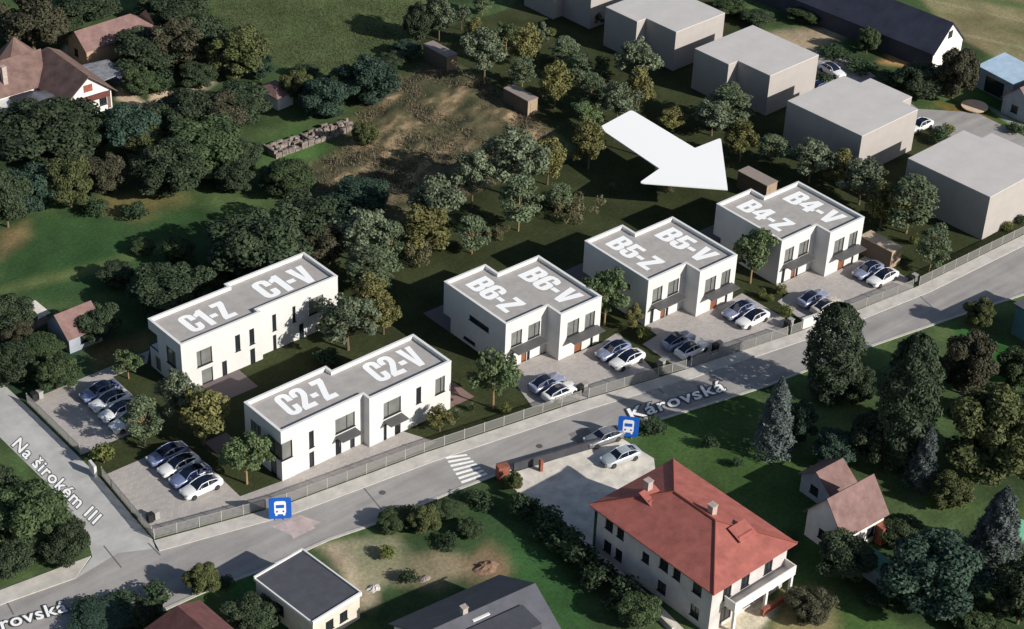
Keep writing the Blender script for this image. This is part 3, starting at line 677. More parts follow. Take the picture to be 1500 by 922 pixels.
W1, W2, CD = 10.96, 11.58, 6.81
def c_house(code, loc, sh, entry):
    L_ = W1+W2
    if entry:   # C2: right unit steps towards the road
        foot = [(0,0),(W1,0),(W1,-1.1),(L_,-1.1),(L_,CD-1.1),(W1,CD-1.1),(W1,CD),(0,CD)]
        holes = {0: [(0.0,1.42,2.75,5.0,'open','noreveal'),(3.62,4.27,2.7,4.92,'slit'),(3.6,4.25,-0.1,2.1,'slit'),(7.15,9.8,2.95,4.9,'win2'),(7.13,7.92,0,2.2,'dark'),(9.12,9.76,0,2.1,'slit')],
                 2: [(1.97,4.4,3.02,5.1,'win2l'),(1.97,2.41,0,2.2,'slit'),(3.55,4.38,0,2.1,'dark'),(6.57,7.28,2.92,5.1,'slit'),(9.31,10.7,2.9,5.08,'win2')],
                 7: [(CD-2.35,CD,2.75,5.0,'open','noreveal'),(CD-5.72,CD-3.75,2.85,5.1,'win3'),(CD-2.18,CD-1.0,0,2.05,'win')],
                 6: [(1.0,3.0,2.8,5.0,'win2'),(6,9,0,2.1,'win3')], 4: [(2,4,2.8,5,'win2'),(6,9,0,2.1,'win3')]}
    else:       # C1: right unit steps back
        foot = [(0,0),(W1,0),(W1,0.73),(L_,0.73),(L_,CD+0.73),(W1,CD+0.73),(W1,CD),(0,CD)]
        holes = {0: [(2.0,4.06,2.65,4.82,'win2l'),(2.52,4.02,0,2.0,'win'),(5.3,5.96,0,2.0,'slit'),(7.24,7.93,2.6,4.82,'slit'),(9.22,9.9,2.7,4.84,'slit'),(9.22,9.9,0,2.05,'slit')],
                 2: [(2.0,2.56,2.7,4.96,'slit'),(2.0,2.48,0,2.07,'slit'),(4.9,5.35,2.73,4.93,'slit'),(5.78,6.48,0,2.05,'slit'),(7.28,9.4,2.73,4.95,'win2'),(8.75,11.55,0,2.05,'open','noreveal')],
                 3: [(0.0,2.0,0,2.05,'open','noreveal')],
                 7: [(0.0,1.8,3.0,5.3,'open','noreveal'),(CD-3.2,CD-1.25,2.65,4.95,'win2'),(CD-5.75,CD-4.7,0.2,2.1,'win'),(CD-1.85,CD-1.35,0.2,2.0,'slit')],
                 6: [(L_-W2-1.8,W1,3.0,5.3,'open','noreveal'),(3,5,2.8,5,'win2')], 4: [(2,4,2.8,5,'win2')]}
    def under(mb):
        if entry:
            return
        # loggia at the rear corner of the upper floor
        y0 = CD
        mb.face([(0.12,y0-1.8,3.0),(1.8,y0-1.8,3.0),(1.8,y0-0.12,3.0),(0.12,y0-0.12,3.0)]); mb.face([(0,y0-1.8,5.3),(0,y0,5.3),(1.8,y0,5.3),(1.8,y0-1.8,5.3)])
        mb.face([(0.0,y0-1.8,3.0),(1.8,y0-1.8,3.0),(1.8,y0-1.8,5.3),(0.0,y0-1.8,5.3)][::-1]); mb.face([(1.8,y0-1.8,3.0),(1.8,y0,3.0),(1.8,y0,5.3),(1.8,y0-1.8,5.3)][::-1])
        mb.face([(9.0+W1-0.3,2.73,0),(L_,2.73,0),(L_,2.73,2.05),(9.0+W1-0.3,2.73,2.05)]); mb.face([(W1+8.75,0.73,2.05),(L_,0.73,2.05),(L_,2.73,2.05),(W1+8.75,2.73,2.05)][::-1])
        mb.face([(W1+8.75,0.73,0),(W1+8.75,2.73,0),(W1+8.75,2.73,2.05),(W1+8.75,0.73,2.05)])
    root, Ps, rz_ = flat_house('double_house', f'long white two-storey flat-roofed double house lettered {code}-Z and {code}-V on its roof', 'house', loc, 0.0147, foot, 6.67, holes, 'white double houses', under=under)
    if entry:
        # corner window wrapping the front-left corner of the upper floor
        mb = MB()
        for x in (1.35,): mb.box(x, x+0.07, 0.09, 0.16, 2.75, 5.0)
        mb.box(0.12, 0.2, 0.12, 0.2, 2.75, 5.0); mb.box(0.09, 0.16, 2.28, 2.35, 2.75, 5.0); mb.box(0.09, 0.16, 1.5, 1.57, 2.75, 5.0)
        mb.box(-0.08, 1.45, -0.08, 0.14, 2.68, 2.752); mb.box(-0.08, 0.14, 0.14, 2.4, 2.68, 2.752)
        mb.box(0.0, 1.42, 0.0, 0.16, 4.96, 5.002); mb.box(0.0, 0.16, 0.16, 2.35, 4.96, 5.002)
        wn = mb.build('window', M['frame'], root)
        mp = MB(); mp.face([(0.15,0.15,2.75),(1.42,0.15,2.75),(1.42,0.15,4.98),(0.15,0.15,4.98)]); mp.face([(0.15,2.35,2.75),(0.15,0.15,2.75),(0.15,0.15,4.98),(0.15,2.35,4.98)])
        mp.build('pane', M['pane'], wn)
        add_canopy(root, Ps[0], 7.15, 9.85, 2.55, 1.35); add_canopy(root, Ps[2], 1.97, 4.5, 2.6, 1.35)
        t1 = ((2.9,2.1,0),(8.95,1.95,0),(3.15,5.8,0)); t2 = ((14.2,1.1,0),(20.6,0.75,0),(14.4,4.75,0))
    else:
        mb = MB(); mb.box(-0.06,0.06,CD-1.9,CD+0.06,2.95,3.04); mb.box(0.06,1.85,CD-0.06,CD+0.06,2.95,3.04)
        mb.box(0.03,0.06,CD-0.1,CD-0.07,3.04,3.95)
        mb.build('loggia_sill', M['frame'], root)
        wn = MB().box(0.3,0.38,CD-1.79,CD-1.73,3.05,5.28).box(1.2,1.28,CD-1.79,CD-1.73,3.05,5.28).build('window', M['frame'], root)
        MB().face([(0.34,CD-1.76,3.05),(0.34,CD-1.76,5.2),(1.24,CD-1.76,5.2),(1.24,CD-1.76,3.05)]).build('pane', M['pane'], wn)
        mb = MB()
        for x in (W1+8.8, W1+10.2, L_-0.1): mb.box(x, x+0.07, 2.62, 2.7, 0.03, 2.05)
        wn = mb.build('window', M['frame'], root)
        MB().face([(W1+8.8,2.68,0.05),(L_-0.05,2.68,0.05),(L_-0.05,2.68,2.04),(W1+8.8,2.68,2.04)]).build('pane', M['pane'], wn)
        t1 = ((2.9,1.75,0),(8.75,1.75,0),(2.85,5.15,0)); t2 = ((13.6,2.3,0),(20.6,2.1,0),(13.6,5.9,0))
    block_letters('roof_lettering', f'{code}-Z', t1, rz_+0.02, root)
    block_letters('roof_lettering', f'{code}-V', t2, rz_+0.02, root)
    return root
c_house('C1', (-31.988,18.907,0), 0, False); c_house('C2', (-32.272,-1.218,0), 0, True)

# plain grey block houses
def block(label, loc, foot, H):
    r = thing('block_house', label, 'house', loc, 0.0434, 'plain grey block houses')
    mb = MB()
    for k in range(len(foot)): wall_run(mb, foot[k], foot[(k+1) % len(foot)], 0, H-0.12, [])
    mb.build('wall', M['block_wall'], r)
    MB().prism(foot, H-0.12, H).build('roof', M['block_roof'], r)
D12 = [(0,0),(11,0),(11,13),(-2.0,13),(-2.0,6.25),(0,6.25)]
D34 = [(0,0),(12.6,0),(12.7,2.9),(15.0,2.9),(15.0,10.4),(12.7,10.4),(12.6,13.4),(0,13.4)]
block('plain grey block house cut off by the top edge, farthest of its row', (70.9,63.2,0), D12, 6.5)
block('plain grey stepped block house, second from the top edge of the view', (71.31,44.72,0), D12, 6.5)
block('plain grey stepped block house in the middle of its row, behind the white arrow', (72.11,26.08,0), D12, 6.53)
block('plain grey block house with a white car parked at its far right corner', (68.78,5.68,0), D34, 6.6)
block('large plain grey block house at the right edge of the view beside the road fence', (69.6,-15.64,0), D34, 6.6)

# timber garden sheds
def shed(label, x0, x1, y0, y1, light=False):
    r = thing('garden_shed', label, 'shed', ((x0+x1)/2, (y0+y1)/2, 0), 0.03, 'flat-roofed timber garden sheds')
    a, b_ = (x1-x0)/2, (y1-y0)/2
    mb = MB(); mb.box(-a, a, -b_, b_, 0, 2.5); o = mb.build('wall', [M['shed_wood'], M['shed_end']], r)
    o.data.polygons[2].material_index = 1
    MB().box(-a-0.05, a+0.05, -b_-0.05, b_+0.05, 2.5, 2.62).build('roof', mat('straw_boards', (0.46,0.37,0.26), .8, var=.15, scale=2) if light else M['shed_roof'], r)
    MB().box(-0.4, 0.4, -b_-0.03, -b_, 0.02, 2.0).build('door', M['shed_end'], r)
shed('long narrow timber shed beyond the scrub, nearest the green meadow', 43.0, 45.0, 64.6, 70.2)
shed('long narrow timber shed on the edge of the scrub beside the yellowish tree', 43.5, 45.4, 46.5, 51.8)
shed('dark timber shed behind house B4, partly hidden by its roof corner', 53.5, 55.6, 8.6, 13.9)
shed('timber shed with pale straw-coloured roof beside the parking places of house B4', 54.0, 56.1, -12.9, -7.7, True)

# the arrow board on its two hidden posts over the lawn, pointing at house B4
AZ = 5.0
ap = [(lambda p: (p.x, p.y, AZ))(G(*q, AZ)) for q in ((877,187),(925,161),(1018,217),(1056,202),(1066,278),(936,268),(966,247))]
def rounded(poly, r=0.6):
    out = []; n_ = len(poly)
    for k in range(n_):
        a, b_, c = [Vector(poly[j][:2]) for j in ((k-1) % n_, k, (k+1) % n_)]
        if k in (2, 6, 4): out.append(tuple(b_)); continue
        p0 = b_+(a-b_).normalized()*r; p1 = b_+(c-b_).normalized()*r
        for t_ in (0, .33, .67, 1): out.append(tuple(p0.lerp(b_, t_).lerp(b_.lerp(p1, t_), t_)))
    return out
r = thing('direction_arrow', 'huge flat white arrow over the lawn, its tip pointing at house B4', 'arrow', (0,0,0))
MB().prism(rounded(ap), AZ-0.14, AZ).build('board', M['lettering'], r)
for a_, b_ in (((0,1,2,6),(2.6,2.9)), ((3,6,2,5),(2.6,2.2))):
    cx_ = sum(ap[k][0] for k in a_)/4+b_[0]; cy_ = sum(ap[k][1] for k in a_)/4+b_[1]
    MB().cyl((cx_,cy_,0),(cx_,cy_,AZ-.14),.14).build('post', M['post'], r)

# ---------------------------------------------------------------- fences, bins, pillars, bus signs
def fence(label, pts, H=1.35, step=2.45, z=0.0):
    r = thing('metal_fence', label, 'fence', (pts[0][0], pts[0][1], z), 0.0, 'bar fences along the streets')
    ox, oy = pts[0][0], pts[0][1]; pn = MB()
    posts = []
    for (a, b_) in zip(pts, pts[1:]):
        l = math.hypot(b_[0]-a[0], b_[1]-a[1]); k = max(1, round(l/step))
        for j in range(k+1):
            t = j/k; posts.append((a[0]+(b_[0]-a[0])*t-ox, a[1]+(b_[1]-a[1])*t-oy))
        nb = int(l/0.125)
        ux, uy = (b_[0]-a[0])/l, (b_[1]-a[1])/l
        for zz in (0.12, H-0.1): pn.obox((a[0]-ox,a[1]-oy), (b_[0]-ox,b_[1]-oy), 0.03, zz, zz+0.05)
        for j in range(nb):
            x, y = a[0]-ox+ux*(j+0.5)*0.125, a[1]-oy+uy*(j+0.5)*0.125
            pn.obox((x-ux*0.03, y-uy*0.03), (x+ux*0.03, y+uy*0.03), 0.02, 0.05, H)
    pn.build('panel', M['metal'], r)
    seen = []
    for p in posts:
        if any(abs(p[0]-q[0])+abs(p[1]-q[1]) < 0.2 for q in seen): continue
        seen.append(p); MB().box(p[0]-0.04, p[0]+0.04, p[1]-0.04, p[1]+0.04, 0, H+0.06).build('post', M['post'], r)
def fp(*px): return [(G(*q).x, G(*q).y) for q in px]
fence('long grey bar fence along the road from the street corner past house C2', fp((226,790),(420,737.5),(621,663),(850,586.5)))
fence('grey bar fence between the road and the parking places of house B6', fp((862,583),(964,551.5),(1004,541)))
fence('grey bar fence between the road and the parking places of house B5', fp((1012,538.5),(1152,492)))
fence('short grey bar fence beside the white wall slab at the entrance of house B4', fp((1158,490),(1173,484.5)))
fence('grey bar fence between the road and the parking places of house B4', fp((1198,475.5),(1245,458.8),(1336,423)))
fence('grey bar fence along the road beside the largest grey block house', fp((1346,418.5),(1500,343)))
fence('dark bar fence between the side road and the upper car park of house C1', [(-46.95,27.9),(-47.0,16.0)])
fence('dark bar fence between the side road and the lower car park of house C2', [(-47.1,11.2),(-48.1,-0.5)])
p0, p1 = G(1174,482), G(1197,474)
tag(MB().obox(p0, p1, 0.35, 0, 1.5).build('wall_slab', M['render']), 'short white rendered wall slab in the road fence, left of the tall dark cypress', 'wall')
p0 = G(133,690); p1 = G(141,700)
tag(MB().obox(p0, p1, 0.3, 0, 1.5).build('wall_slab', M['render']), 'small white pillar slab between the two car parks on the side road', 'wall')
def bin_(label, x, y, dark):
    r = thing('waste_bin', label, 'bin', (x, y, LOTZ), random.uniform(-.2, .2), 'waste bins')
    mb = MB(); mb.prism([(-.27,-.3),(.27,-.3),(.3,.3),(-.3,.3)], 0.08, 1.0); mb.build('body', M['bin_dark' if dark else 'bin_light'], r)
    MB().box(-.33,.33,-.36,.34,1.0,1.08).build('lid', M['bin_dark' if dark else 'bin_light'], r)
    MB().cyl((-.3,.28,.1),(.3,.28,.1),.1).build('wheels', M['tyre'], r)
random.seed(3)
for nm, px, py in (('at the inner corner of the C2 car park', 222, 770), ('at the upper end of the C1 car park', 52, 592), ('beside the fence at the entrance of house B6', 852, 580),
                   ('at the fence between houses B6 and B5', 966, 546), ('beside the fence at the left entrance of house B5', 1050, 519), ('at the right end of the B5 parking places', 1155, 485), ('at the right end of the B4 parking places', 1337, 419)):
    g_ = G(px, py)
    bin_('black waste bin '+nm, g_.x+0.2, g_.y+0.55, True); bin_('pale grey waste bin '+nm, g_.x+0.95, g_.y+0.6, False)

def bus_sign(label, px, py, size=2.35):
    g_ = G(px, py+size*5.2)
    ang = math.atan2(-(CAMP[0]-g_.x), CAMP[1]-g_.y)+math.pi
    r = thing('bus_stop_sign', label, 'sign', (g_.x, g_.y, 0.0), ang, 'blue bus stop signs')
    z0 = 0.25; s = size/2; rr = 0.28
    def rrect(a, b_, c, d, rad, y0, y1, m, name, par):
        pts = []
        for cx, cz, st in ((b_-rad, d-rad, 0), (a+rad, d-rad, 90), (a+rad, c+rad, 180), (b_-rad, c+rad, 270)):
            for k in range(6):
                t = math.radians(st+18*k); pts.append((cx+rad*math.cos(t), cz+rad*math.sin(t)))
        mb = MB(); n_ = len(pts)
        mb.v = [(p[0], y0, p[1]) for p in pts]+[(p[0], y1, p[1]) for p in pts]
        mb.f = [tuple(range(n_)), tuple(range(n_, 2*n_))[::-1]]+[(k, n_+k, n_+(k+1) % n_, (k+1) % n_) for k in range(n_)]
        mb.mi = [0]*len(mb.f)
        return mb.build(name, m, par)
    sz = size*1.17; pn = rrect(-s, s, z0, z0+sz, rr, -0.05, 0.05, M['blue'], 'panel', r)
    q = size/27.0; cz = z0+sz/2
    def R(a, b_, c, d, rad, dep, m, nm): rrect(a*q, b_*q, cz+c*q*1.17, cz+d*q*1.17, rad*q, -0.06-dep, -0.045, M[m], nm, pn)
    R(-7, 7, -7.5, 9.5, 3.0, 0.0, 'signwhite', 'bus_symbol')
    R(-6, -3.4, -9.5, -6.5, .8, 0.002, 'signwhite', 'bus_symbol'); R(3.4, 6, -9.5, -6.5, .8, 0.002, 'signwhite', 'bus_symbol')
    R(-5, 5, 0.5, 4.8, .8, 0.012, 'blue', 'bus_symbol'); R(-5, -2.6, -5.2, -2.8, 1.1, 0.012, 'blue', 'bus_symbol'); R(2.6, 5, -5.2, -2.8, 1.1, 0.012, 'blue', 'bus_symbol')
    MB().box(-0.5,-0.42,-0.04,0.04,0,z0+0.02).box(0.42,0.5,-0.04,0.04,0,z0+0.02).build('leg', M['post'], r)
bus_sign('blue square bus stop sign standing in the road below house C2', 411, 750)
bus_sign('blue square bus stop sign at the road edge beside the name Károvská', 919, 630)

# ---------------------------------------------------------------- cars
def make_car(paint, roofdark=True):
    r = thing('parked_car', 'car', 'car')
    # lower body: stations along the length (nose at -x), half width at sill / belt, heights
    st = [(-2.36,.62,.66,.38,.60),(-2.25,.80,.80,.26,.72),(-1.9,.88,.87,.20,.80),(-1.2,.91,.90,.20,.90),(-.75,.92,.91,.20,.95),(0,.92,.91,.20,.97),(.9,.92,.90,.20,.99),(1.6,.92,.88,.20,1.0),(2.05,.88,.84,.24,1.0),(2.28,.80,.76,.30,.96),(2.36,.66,.62,.42,.82)]
    mb = MB(); ring = []
    for x, ws, wb, z0, z1 in st:
        zm = z0*0.45+z1*0.55
        prof = [(-ws*.9,z0),(-ws,z0+.12),(-ws*1.01,zm),(-wb,z1-.06),(-wb*.86,z1),(0,z1+.03),(wb*.86,z1),(wb,z1-.06),(ws*1.01,zm),(ws,z0+.12),(ws*.9,z0)]
        ring.append([len(mb.v)+k for k in range(len(prof))]); mb.v += [(x,y,z) for y,z in prof]
    for a, b_ in zip(ring, ring[1:]):
        n_ = len(a)
        for k in range(n_): mb.f.append((a[k], a[(k+1) % n_], b_[(k+1) % n_], b_[k])); mb.mi.append(0)
    mb.f.append(tuple(ring[0])[::-1]); mb.f.append(tuple(ring[-1])); mb.mi += [0, 0]
    body = mb.build('body', M[paint], r, smooth=True)
    # greenhouse
    base = [(-.95,.78,.97),(-.35,.82,.99),(.55,.82,1.0),(1.35,.76,1.02),(1.95,.66,1.0)]
    top = [(-.30,.60,1.36),(.0,.62,1.42),(.6,.61,1.44),(1.05,.57,1.38),(1.55,.52,1.2)]
    for s in (-1, 1):
        g_ = MB()
        for k in range(4):
            a, b_ = base[k], base[k+1]; c, d = top[k+1], top[k]
            q = [(a[0],s*a[1],a[2]-.03),(b_[0],s*b_[1],b_[2]-.03),(c[0],s*c[1],c[2]),(d[0],s*d[1],d[2])]
            g_.face(q if s < 0 else q[::-1])
        g_.build('side_window', M['carglass'], r)
    wd = MB(); wd.face([(-.95,.78,.95),(-.95,-.78,.95),(-.30,-.60,1.36),(-.30,.60,1.36)])
    rw = MB(); rw.face([(1.95,-.66,.98),(1.95,.66,.98),(1.55,.52,1.2),(1.55,-.52,1.2)]); rw.face([(1.55,-.52,1.2),(1.55,.52,1.2),(1.05,.57,1.38),(1.05,-.57,1.38)])
    wd.build('windscreen', M['carglass'], r); rw.build('rear_window', M['carglass'], r)
    rf = MB()
    for k in range(3):
        a, b_ = top[k], top[k+1]
        rf.face([(a[0],-a[1],a[2]),(b_[0],-b_[1],b_[2]),(b_[0],b_[1],b_[2]),(a[0],a[1],a[2])])
    for s in (-1, 1):                                  # roof rails and pillars in body colour
        for (p, q) in ((( -.95,.79*s,.96),(-.30,.61*s,1.37)), ((-.30,.61*s,1.37),(.6,.62*s,1.45)), ((.6,.62*s,1.45),(1.55,.53*s,1.21)), ((1.55,.53*s,1.21),(1.95,.67*s,1.0)), ((.45,.83*s,.98),(.5,.62*s,1.43))):
            rf.cyl(p, q, .045, n=5, mi=1)
    rf.build('roof', [M['carglass'] if roofdark else M[paint], M[paint]], r)
    for x in (-1.45, 1.42):
        for s in (-1, 1):
            wm = MB().cyl((x,s*.70,.33),(x,s*.935,.33),.335,n=14).build('wheel', M['tyre'], r)
            MB().cyl((x,s*.93,.33),(x,s*.95,.33),.22,n=10).build('rim', M['rim'], wm)
    for s in (-1, 1):
        MB().prism([(-2.31,s*.50),(-2.27,s*.76),(-2.05,s*.80),(-2.12,s*.52)], .62, .77).build('headlight', M['lamp_glass'], r)
        MB().prism([(2.36,s*.40),(2.30,s*.76),(2.20,s*.80),(2.24,s*.40)], .74, .88).build('tail_light', M['tail'], r)
        MB().box(-.62,-.45,s*.86 if s > 0 else -1.02,1.02 if s > 0 else -.86,.98,1.1).build('mirror', M[paint], r)
    MB().box(-2.37,-2.32,-.42,.42,.36,.56).build('grille', M['bin_dark'], r)
    return r
CARS = {}
def car(paint, px, py, flip, label, group='parked saloon cars', rz=None, roofdark=True, z=0.03):
    g_ = G(px, py, 0.62); a = (0.0 if not flip else math.pi) if rz is None else rz
    key = (paint, roofdark)
    if key not in CARS:
        CARS[key] = make_car(paint, roofdark); o = CARS[key]; o.location = (g_.x, g_.y, z); o.rotation_euler = (0,0,a)
        o['label'] = label
        if group: o['group'] = group
        return o
    return dup(CARS[key], (g_.x, g_.y, z), a, label=label, group=group)
car('blue_car', 145.8, 573, 0, 'blue car at the top of the row of four in front of house C1')
car('white_car', 160.4, 587, 0, 'white car parked next to the topmost blue car at house C1')
car('white_car', 174.7, 602, 0, 'third car down, white, in the row at house C1, its tail touching the small tree')
car('white_car', 189.8, 617, 0, 'white car at the bottom of the C1 row, half hidden under the small tree')
car('blue_car', 244.8, 665, 0, 'blue car at the top of the row of four beside house C2')
car('white_car', 261.7, 681.3, 0, 'white car between the two blue cars beside house C2')
car('blue_car', 278.4, 696.6, 0, 'blue car between the two white cars beside house C2')
car('white_car', 294.8, 712.8, 0, 'white car at the bottom of the C2 row, nearest the road fence')
car('steel_car', 800.6, 560.5, 1, 'grey-blue car with tail to the left in front of unit B6-Z')
car('white_car', 820.4, 574, 1, 'white car with tail to the left beside the bins at house B6')
car('steel_car', 897.7, 513, 0, 'grey-blue car with nose to the left in front of unit B6-V')
car('white_car', 918.7, 526.6, 0, 'white car with nose to the left at the right end of the B6 parking places')
car('steel_car', 993.4, 498.5, 1, 'grey-blue car with tail to the left in front of unit B5-Z')
car('white_car', 1013.7, 510.9, 1, 'white car with tail to the left by the fence at house B5')
car('steel_car', 1081.7, 454.3, 0, 'grey-blue car with nose to the left in front of unit B5-V')
car('white_car', 1102.5, 466.7, 0, 'white car with nose to the left at the right end of the B5 parking places')
car('steel_car', 1191, 436.7, 1, 'grey-blue car with tail to the left in front of unit B4-Z')
car('cream_car', 1211, 448.3, 1, 'cream white car partly hidden by the top of the tall dark cypress')
car('steel_car', 1271, 395.8, 0, 'grey-blue car with nose to the left in front of unit B4-V')
car('white_car', 1293, 406.6, 0, 'white car with nose to the left at the right end of the B4 parking places')
car('white_car', 1347, 184, 0, 'white car on the lane at the far corner of a grey block house', rz=0.0)
car('blue_car', 1196, 129, 0, 'blue car half hidden by the shrub behind the middle grey block houses', rz=0.0)
car('white_car', 1219, 103, 0, 'white car on the lane behind the grey block houses, nearest the long dark barn', rz=1.5)
car('silver_car', 909, 668, 0, 'silver car on the pale concrete yard of the red-roofed villa', group=None, rz=-0.15, roofdark=False, z=0.02)
car('grey_car', 884, 640, 0, 'grey car on the road beside the dark asphalt patch', group=None, rz=-0.16, roofdark=False, z=0.02)

# ---------------------------------------------------------------- the older buildings around the plot
def slab(mb, q, t=0.14, mi=0):
    """roof slab: quad or triangle q (top side, anticlockwise from above) thickened downwards"""
    n_ = len(q); i = len(mb.v)
    mb.v += [tuple(p) for p in q]+[(p[0],p[1],p[2]-t) for p in q]
    mb.f.append(tuple(range(i, i+n_))); mb.f.append(tuple(range(i+n_, i+2*n_))[::-1]); mb.mi += [mi, mi]
    for k in range(n_): mb.f.append((i+k, i+n_+k, i+n_+(k+1) % n_, i+(k+1) % n_)); mb.mi.append(mi)
def walls(root, w_, d_, ze, holes, m, zr=None, axis='x'):
    mb = MB(); Ps = []
    c = [(-w_/2,-d_/2),(w_/2,-d_/2),(w_/2,d_/2),(-w_/2,d_/2)]
    for k in range(4): Ps.append(wall_run(mb, c[k], c[(k+1) % 4], 0, ze, holes.get(k, []), rev=0.12))
    if zr:
        if axis == 'x':
            mb.face([(w_/2,-d_/2,ze),(w_/2,d_/2,ze),(w_/2,0,zr)]); mb.face([(-w_/2,d_/2,ze),(-w_/2,-d_/2,ze),(-w_/2,0,zr)])
        else:
            mb.face([(-w_/2,-d_/2,ze),(w_/2,-d_/2,ze),(0,-d_/2,zr)]); mb.face([(w_/2,d_/2,ze),(-w_/2,d_/2,ze),(0,d_/2,zr)])
    mb.build('wall', M[m], root)
    for k, hs in holes.items():
        for h in hs: add_window(root, Ps[k], h, rev=0.12, mull=(0.5,) if h[1]-h[0] > 1.0 else (), pane='darkpane')
def gable_roof(root, w_, d_, ze, zr, axis, o, m, t=0.14):
    mb = MB(); 
    if axis == 'x':
        s = (zr-ze)/(d_/2); a, b_ = w_/2+o, d_/2+o; e = ze-s*o+0.06; r_ = zr+0.06
        slab(mb, [(-a,-b_,e),(a,-b_,e),(a,0,r_),(-a,0,r_)], t); slab(mb, [(-a,0,r_),(a,0,r_),(a,b_,e),(-a,b_,e)], t)
    else:
        s = (zr-ze)/(w_/2); a, b_ = w_/2+o, d_/2+o; e = ze-s*o+0.06; r_ = zr+0.06
        slab(mb, [(-a,b_,e),(-a,-b_,e),(0,-b_,r_),(0,b_,r_)], t); slab(mb, [(0,b_,r_),(0,-b_,r_),(a,-b_,e),(a,b_,e)], t)
    return mb.build('roof', M[m], root)
def chimney(par, x, y, z0, z1, s=0.6, root_loc=None):
    o = MB().box(x-s/2, x+s/2, y-s/2, y+s/2, z0, z1).box(x-s/2-.06, x+s/2+.06, y-s/2-.06, y+s/2+.06, z1, z1+.1).build('chimney', M['chimney'], par)
    return o

# the red-roofed villa
r = thing('villa', 'large pale villa with broad red hipped roof and balconies, beside the pale concrete yard', 'house', (-7.65,-38.35,0), 0.02)
VW, VD, VE, VR = 10.9, 16.2, 6.1, 8.3
wins = {3: [(1.2+k*0,2.3,3.9,5.3) for k in (0,)]+[(2.9,3.9,3.9,5.3),(1.2,2.3,1.0,2.4),(2.9,3.9,1.0,2.4),(6.6,7.6,3.2,4.4),(9.0,10.2,3.9,5.3),(10.9,11.9,3.9,5.3),(9.0,10.2,0.9,2.3),(13.6,14.8,3.9,5.3),(13.6,14.8,0.9,2.3)],
        0: [(1.6,2.8,3.5,5.4),(4.2,5.4,3.5,5.4),(7.6,8.8,3.5,5.4),(1.6,3.2,0.4,2.5),(5.0,7.2,0.4,2.5)], 1: [(2,3.2,3.9,5.3),(6,7.2,3.9,5.3),(11,12.2,3.9,5.3)], 2: [(3,4.2,3.9,5.3)]}
walls(r, VW, VD, VE, wins, 'villawall')
mb = MB(); a, b_, e = VW/2+.65, VD/2+.65, VE-0.1; y1, y2 = 2.9, -2.9
slab(mb, [(-a,-b_,e),(a,-b_,e),(0,y2,VR)]); slab(mb, [(a,b_,e),(-a,b_,e),(0,y1,VR)])
slab(mb, [(-a,b_,e),(-a,-b_,e),(0,y2,VR),(0,y1,VR)]); slab(mb, [(a,-b_,e),(a,b_,e),(0,y1,VR),(0,y2,VR)])
rf = mb.build('roof', M['redtile'], r)
mb = MB(); mb.cyl((0,y1,VR+.02),(0,y2,VR+.02),.13,n=6)
for sx, sy, yy in ((-a,-b_,y2),(a,-b_,y2),(-a,b_,y1),(a,b_,y1)): mb.cyl((0,yy,VR+.02),(sx,sy,e+.04),.11,n=6)
mb.build('ridge_tiles', mat('ridge_tiles', (0.25,0.07,0.05), 0.8), rf)
for (x0, yy, s_) in ((1.6,-5.2,1.0),(-1.5,4.4,0.9)):
    mb = MB(); mb.box(x0-s_, x0+s_, yy-.5, yy+.7, 6.3, 7.6); slab(mb, [(x0-s_-.2,yy-.9,7.35),(x0+s_+.2,yy-.9,7.35),(x0+s_+.2,yy+.9,8.0),(x0-s_-.2,yy+.9,8.0)], .1)
    mb.build('dormer', M['redtile'], rf)
chimney(rf, -1.3, 5.3, 6.6, 8.9, .7); chimney(rf, 0.9, -1.6, 7.2, 9.0, .7)
for z_ in (3.0,):
    bl = MB().box(-3.6, VW/2-.1, -VD/2-1.5, -VD/2, z_-.2, z_).build('balcony', M['white'], r)
    MB().box(-3.6, VW/2-.1, -VD/2-1.5, -VD/2-1.38, z_, z_+1.0).box(-3.6,-3.48,-VD/2-1.38,-VD/2,z_,z_+1.0).box(VW/2-.22,VW/2-.1,-VD/2-1.38,-VD/2,z_,z_+1.0).build('parapet', M['white'], bl)
for x_ in (-3.4, 1.2, VW/2-.5): MB().box(x_,x_+.3,-VD/2-1.4,-VD/2-1.1,0,2.8).build('pillar', M['white'], r)
MB().box(0.5,4.4,-VD/2-1.9,-VD/2-1.5,0.3,1.0).build('flower_box', M['brick'], r)
# boundary wall along the road with brick gate pillars
tag(MB().obox(G(752,690), G(905,646), 0.25, 0, 1.1).build('boundary_wall', mat('grey_wall', (0.055,0.055,0.065), 0.9, var=0.2, scale=1)), 'low dark grey boundary wall between the road and the concrete yard of the villa', 'wall', 'garden walls')
tag(MB().obox(G(728,701), G(744,697), 0.9, 0, 1.6).build('gate_pillar', M['brick']), 'squat red brick gate pillar left of the concrete yard of the villa', 'pillar')
tag(MB().obox(G(790,690), G(794,689), 0.5, 0, 1.5).build('gate_pillar', M['brick']), 'slim reddish pillar inside the boundary wall of the villa', 'pillar')
tag(MB().obox(G(905,846), G(985,925), 0.2, 0, 0.5).build('garden_wall', M['stone']), 'low pale stone edging below the shaded long side of the villa', 'wall', 'garden walls')
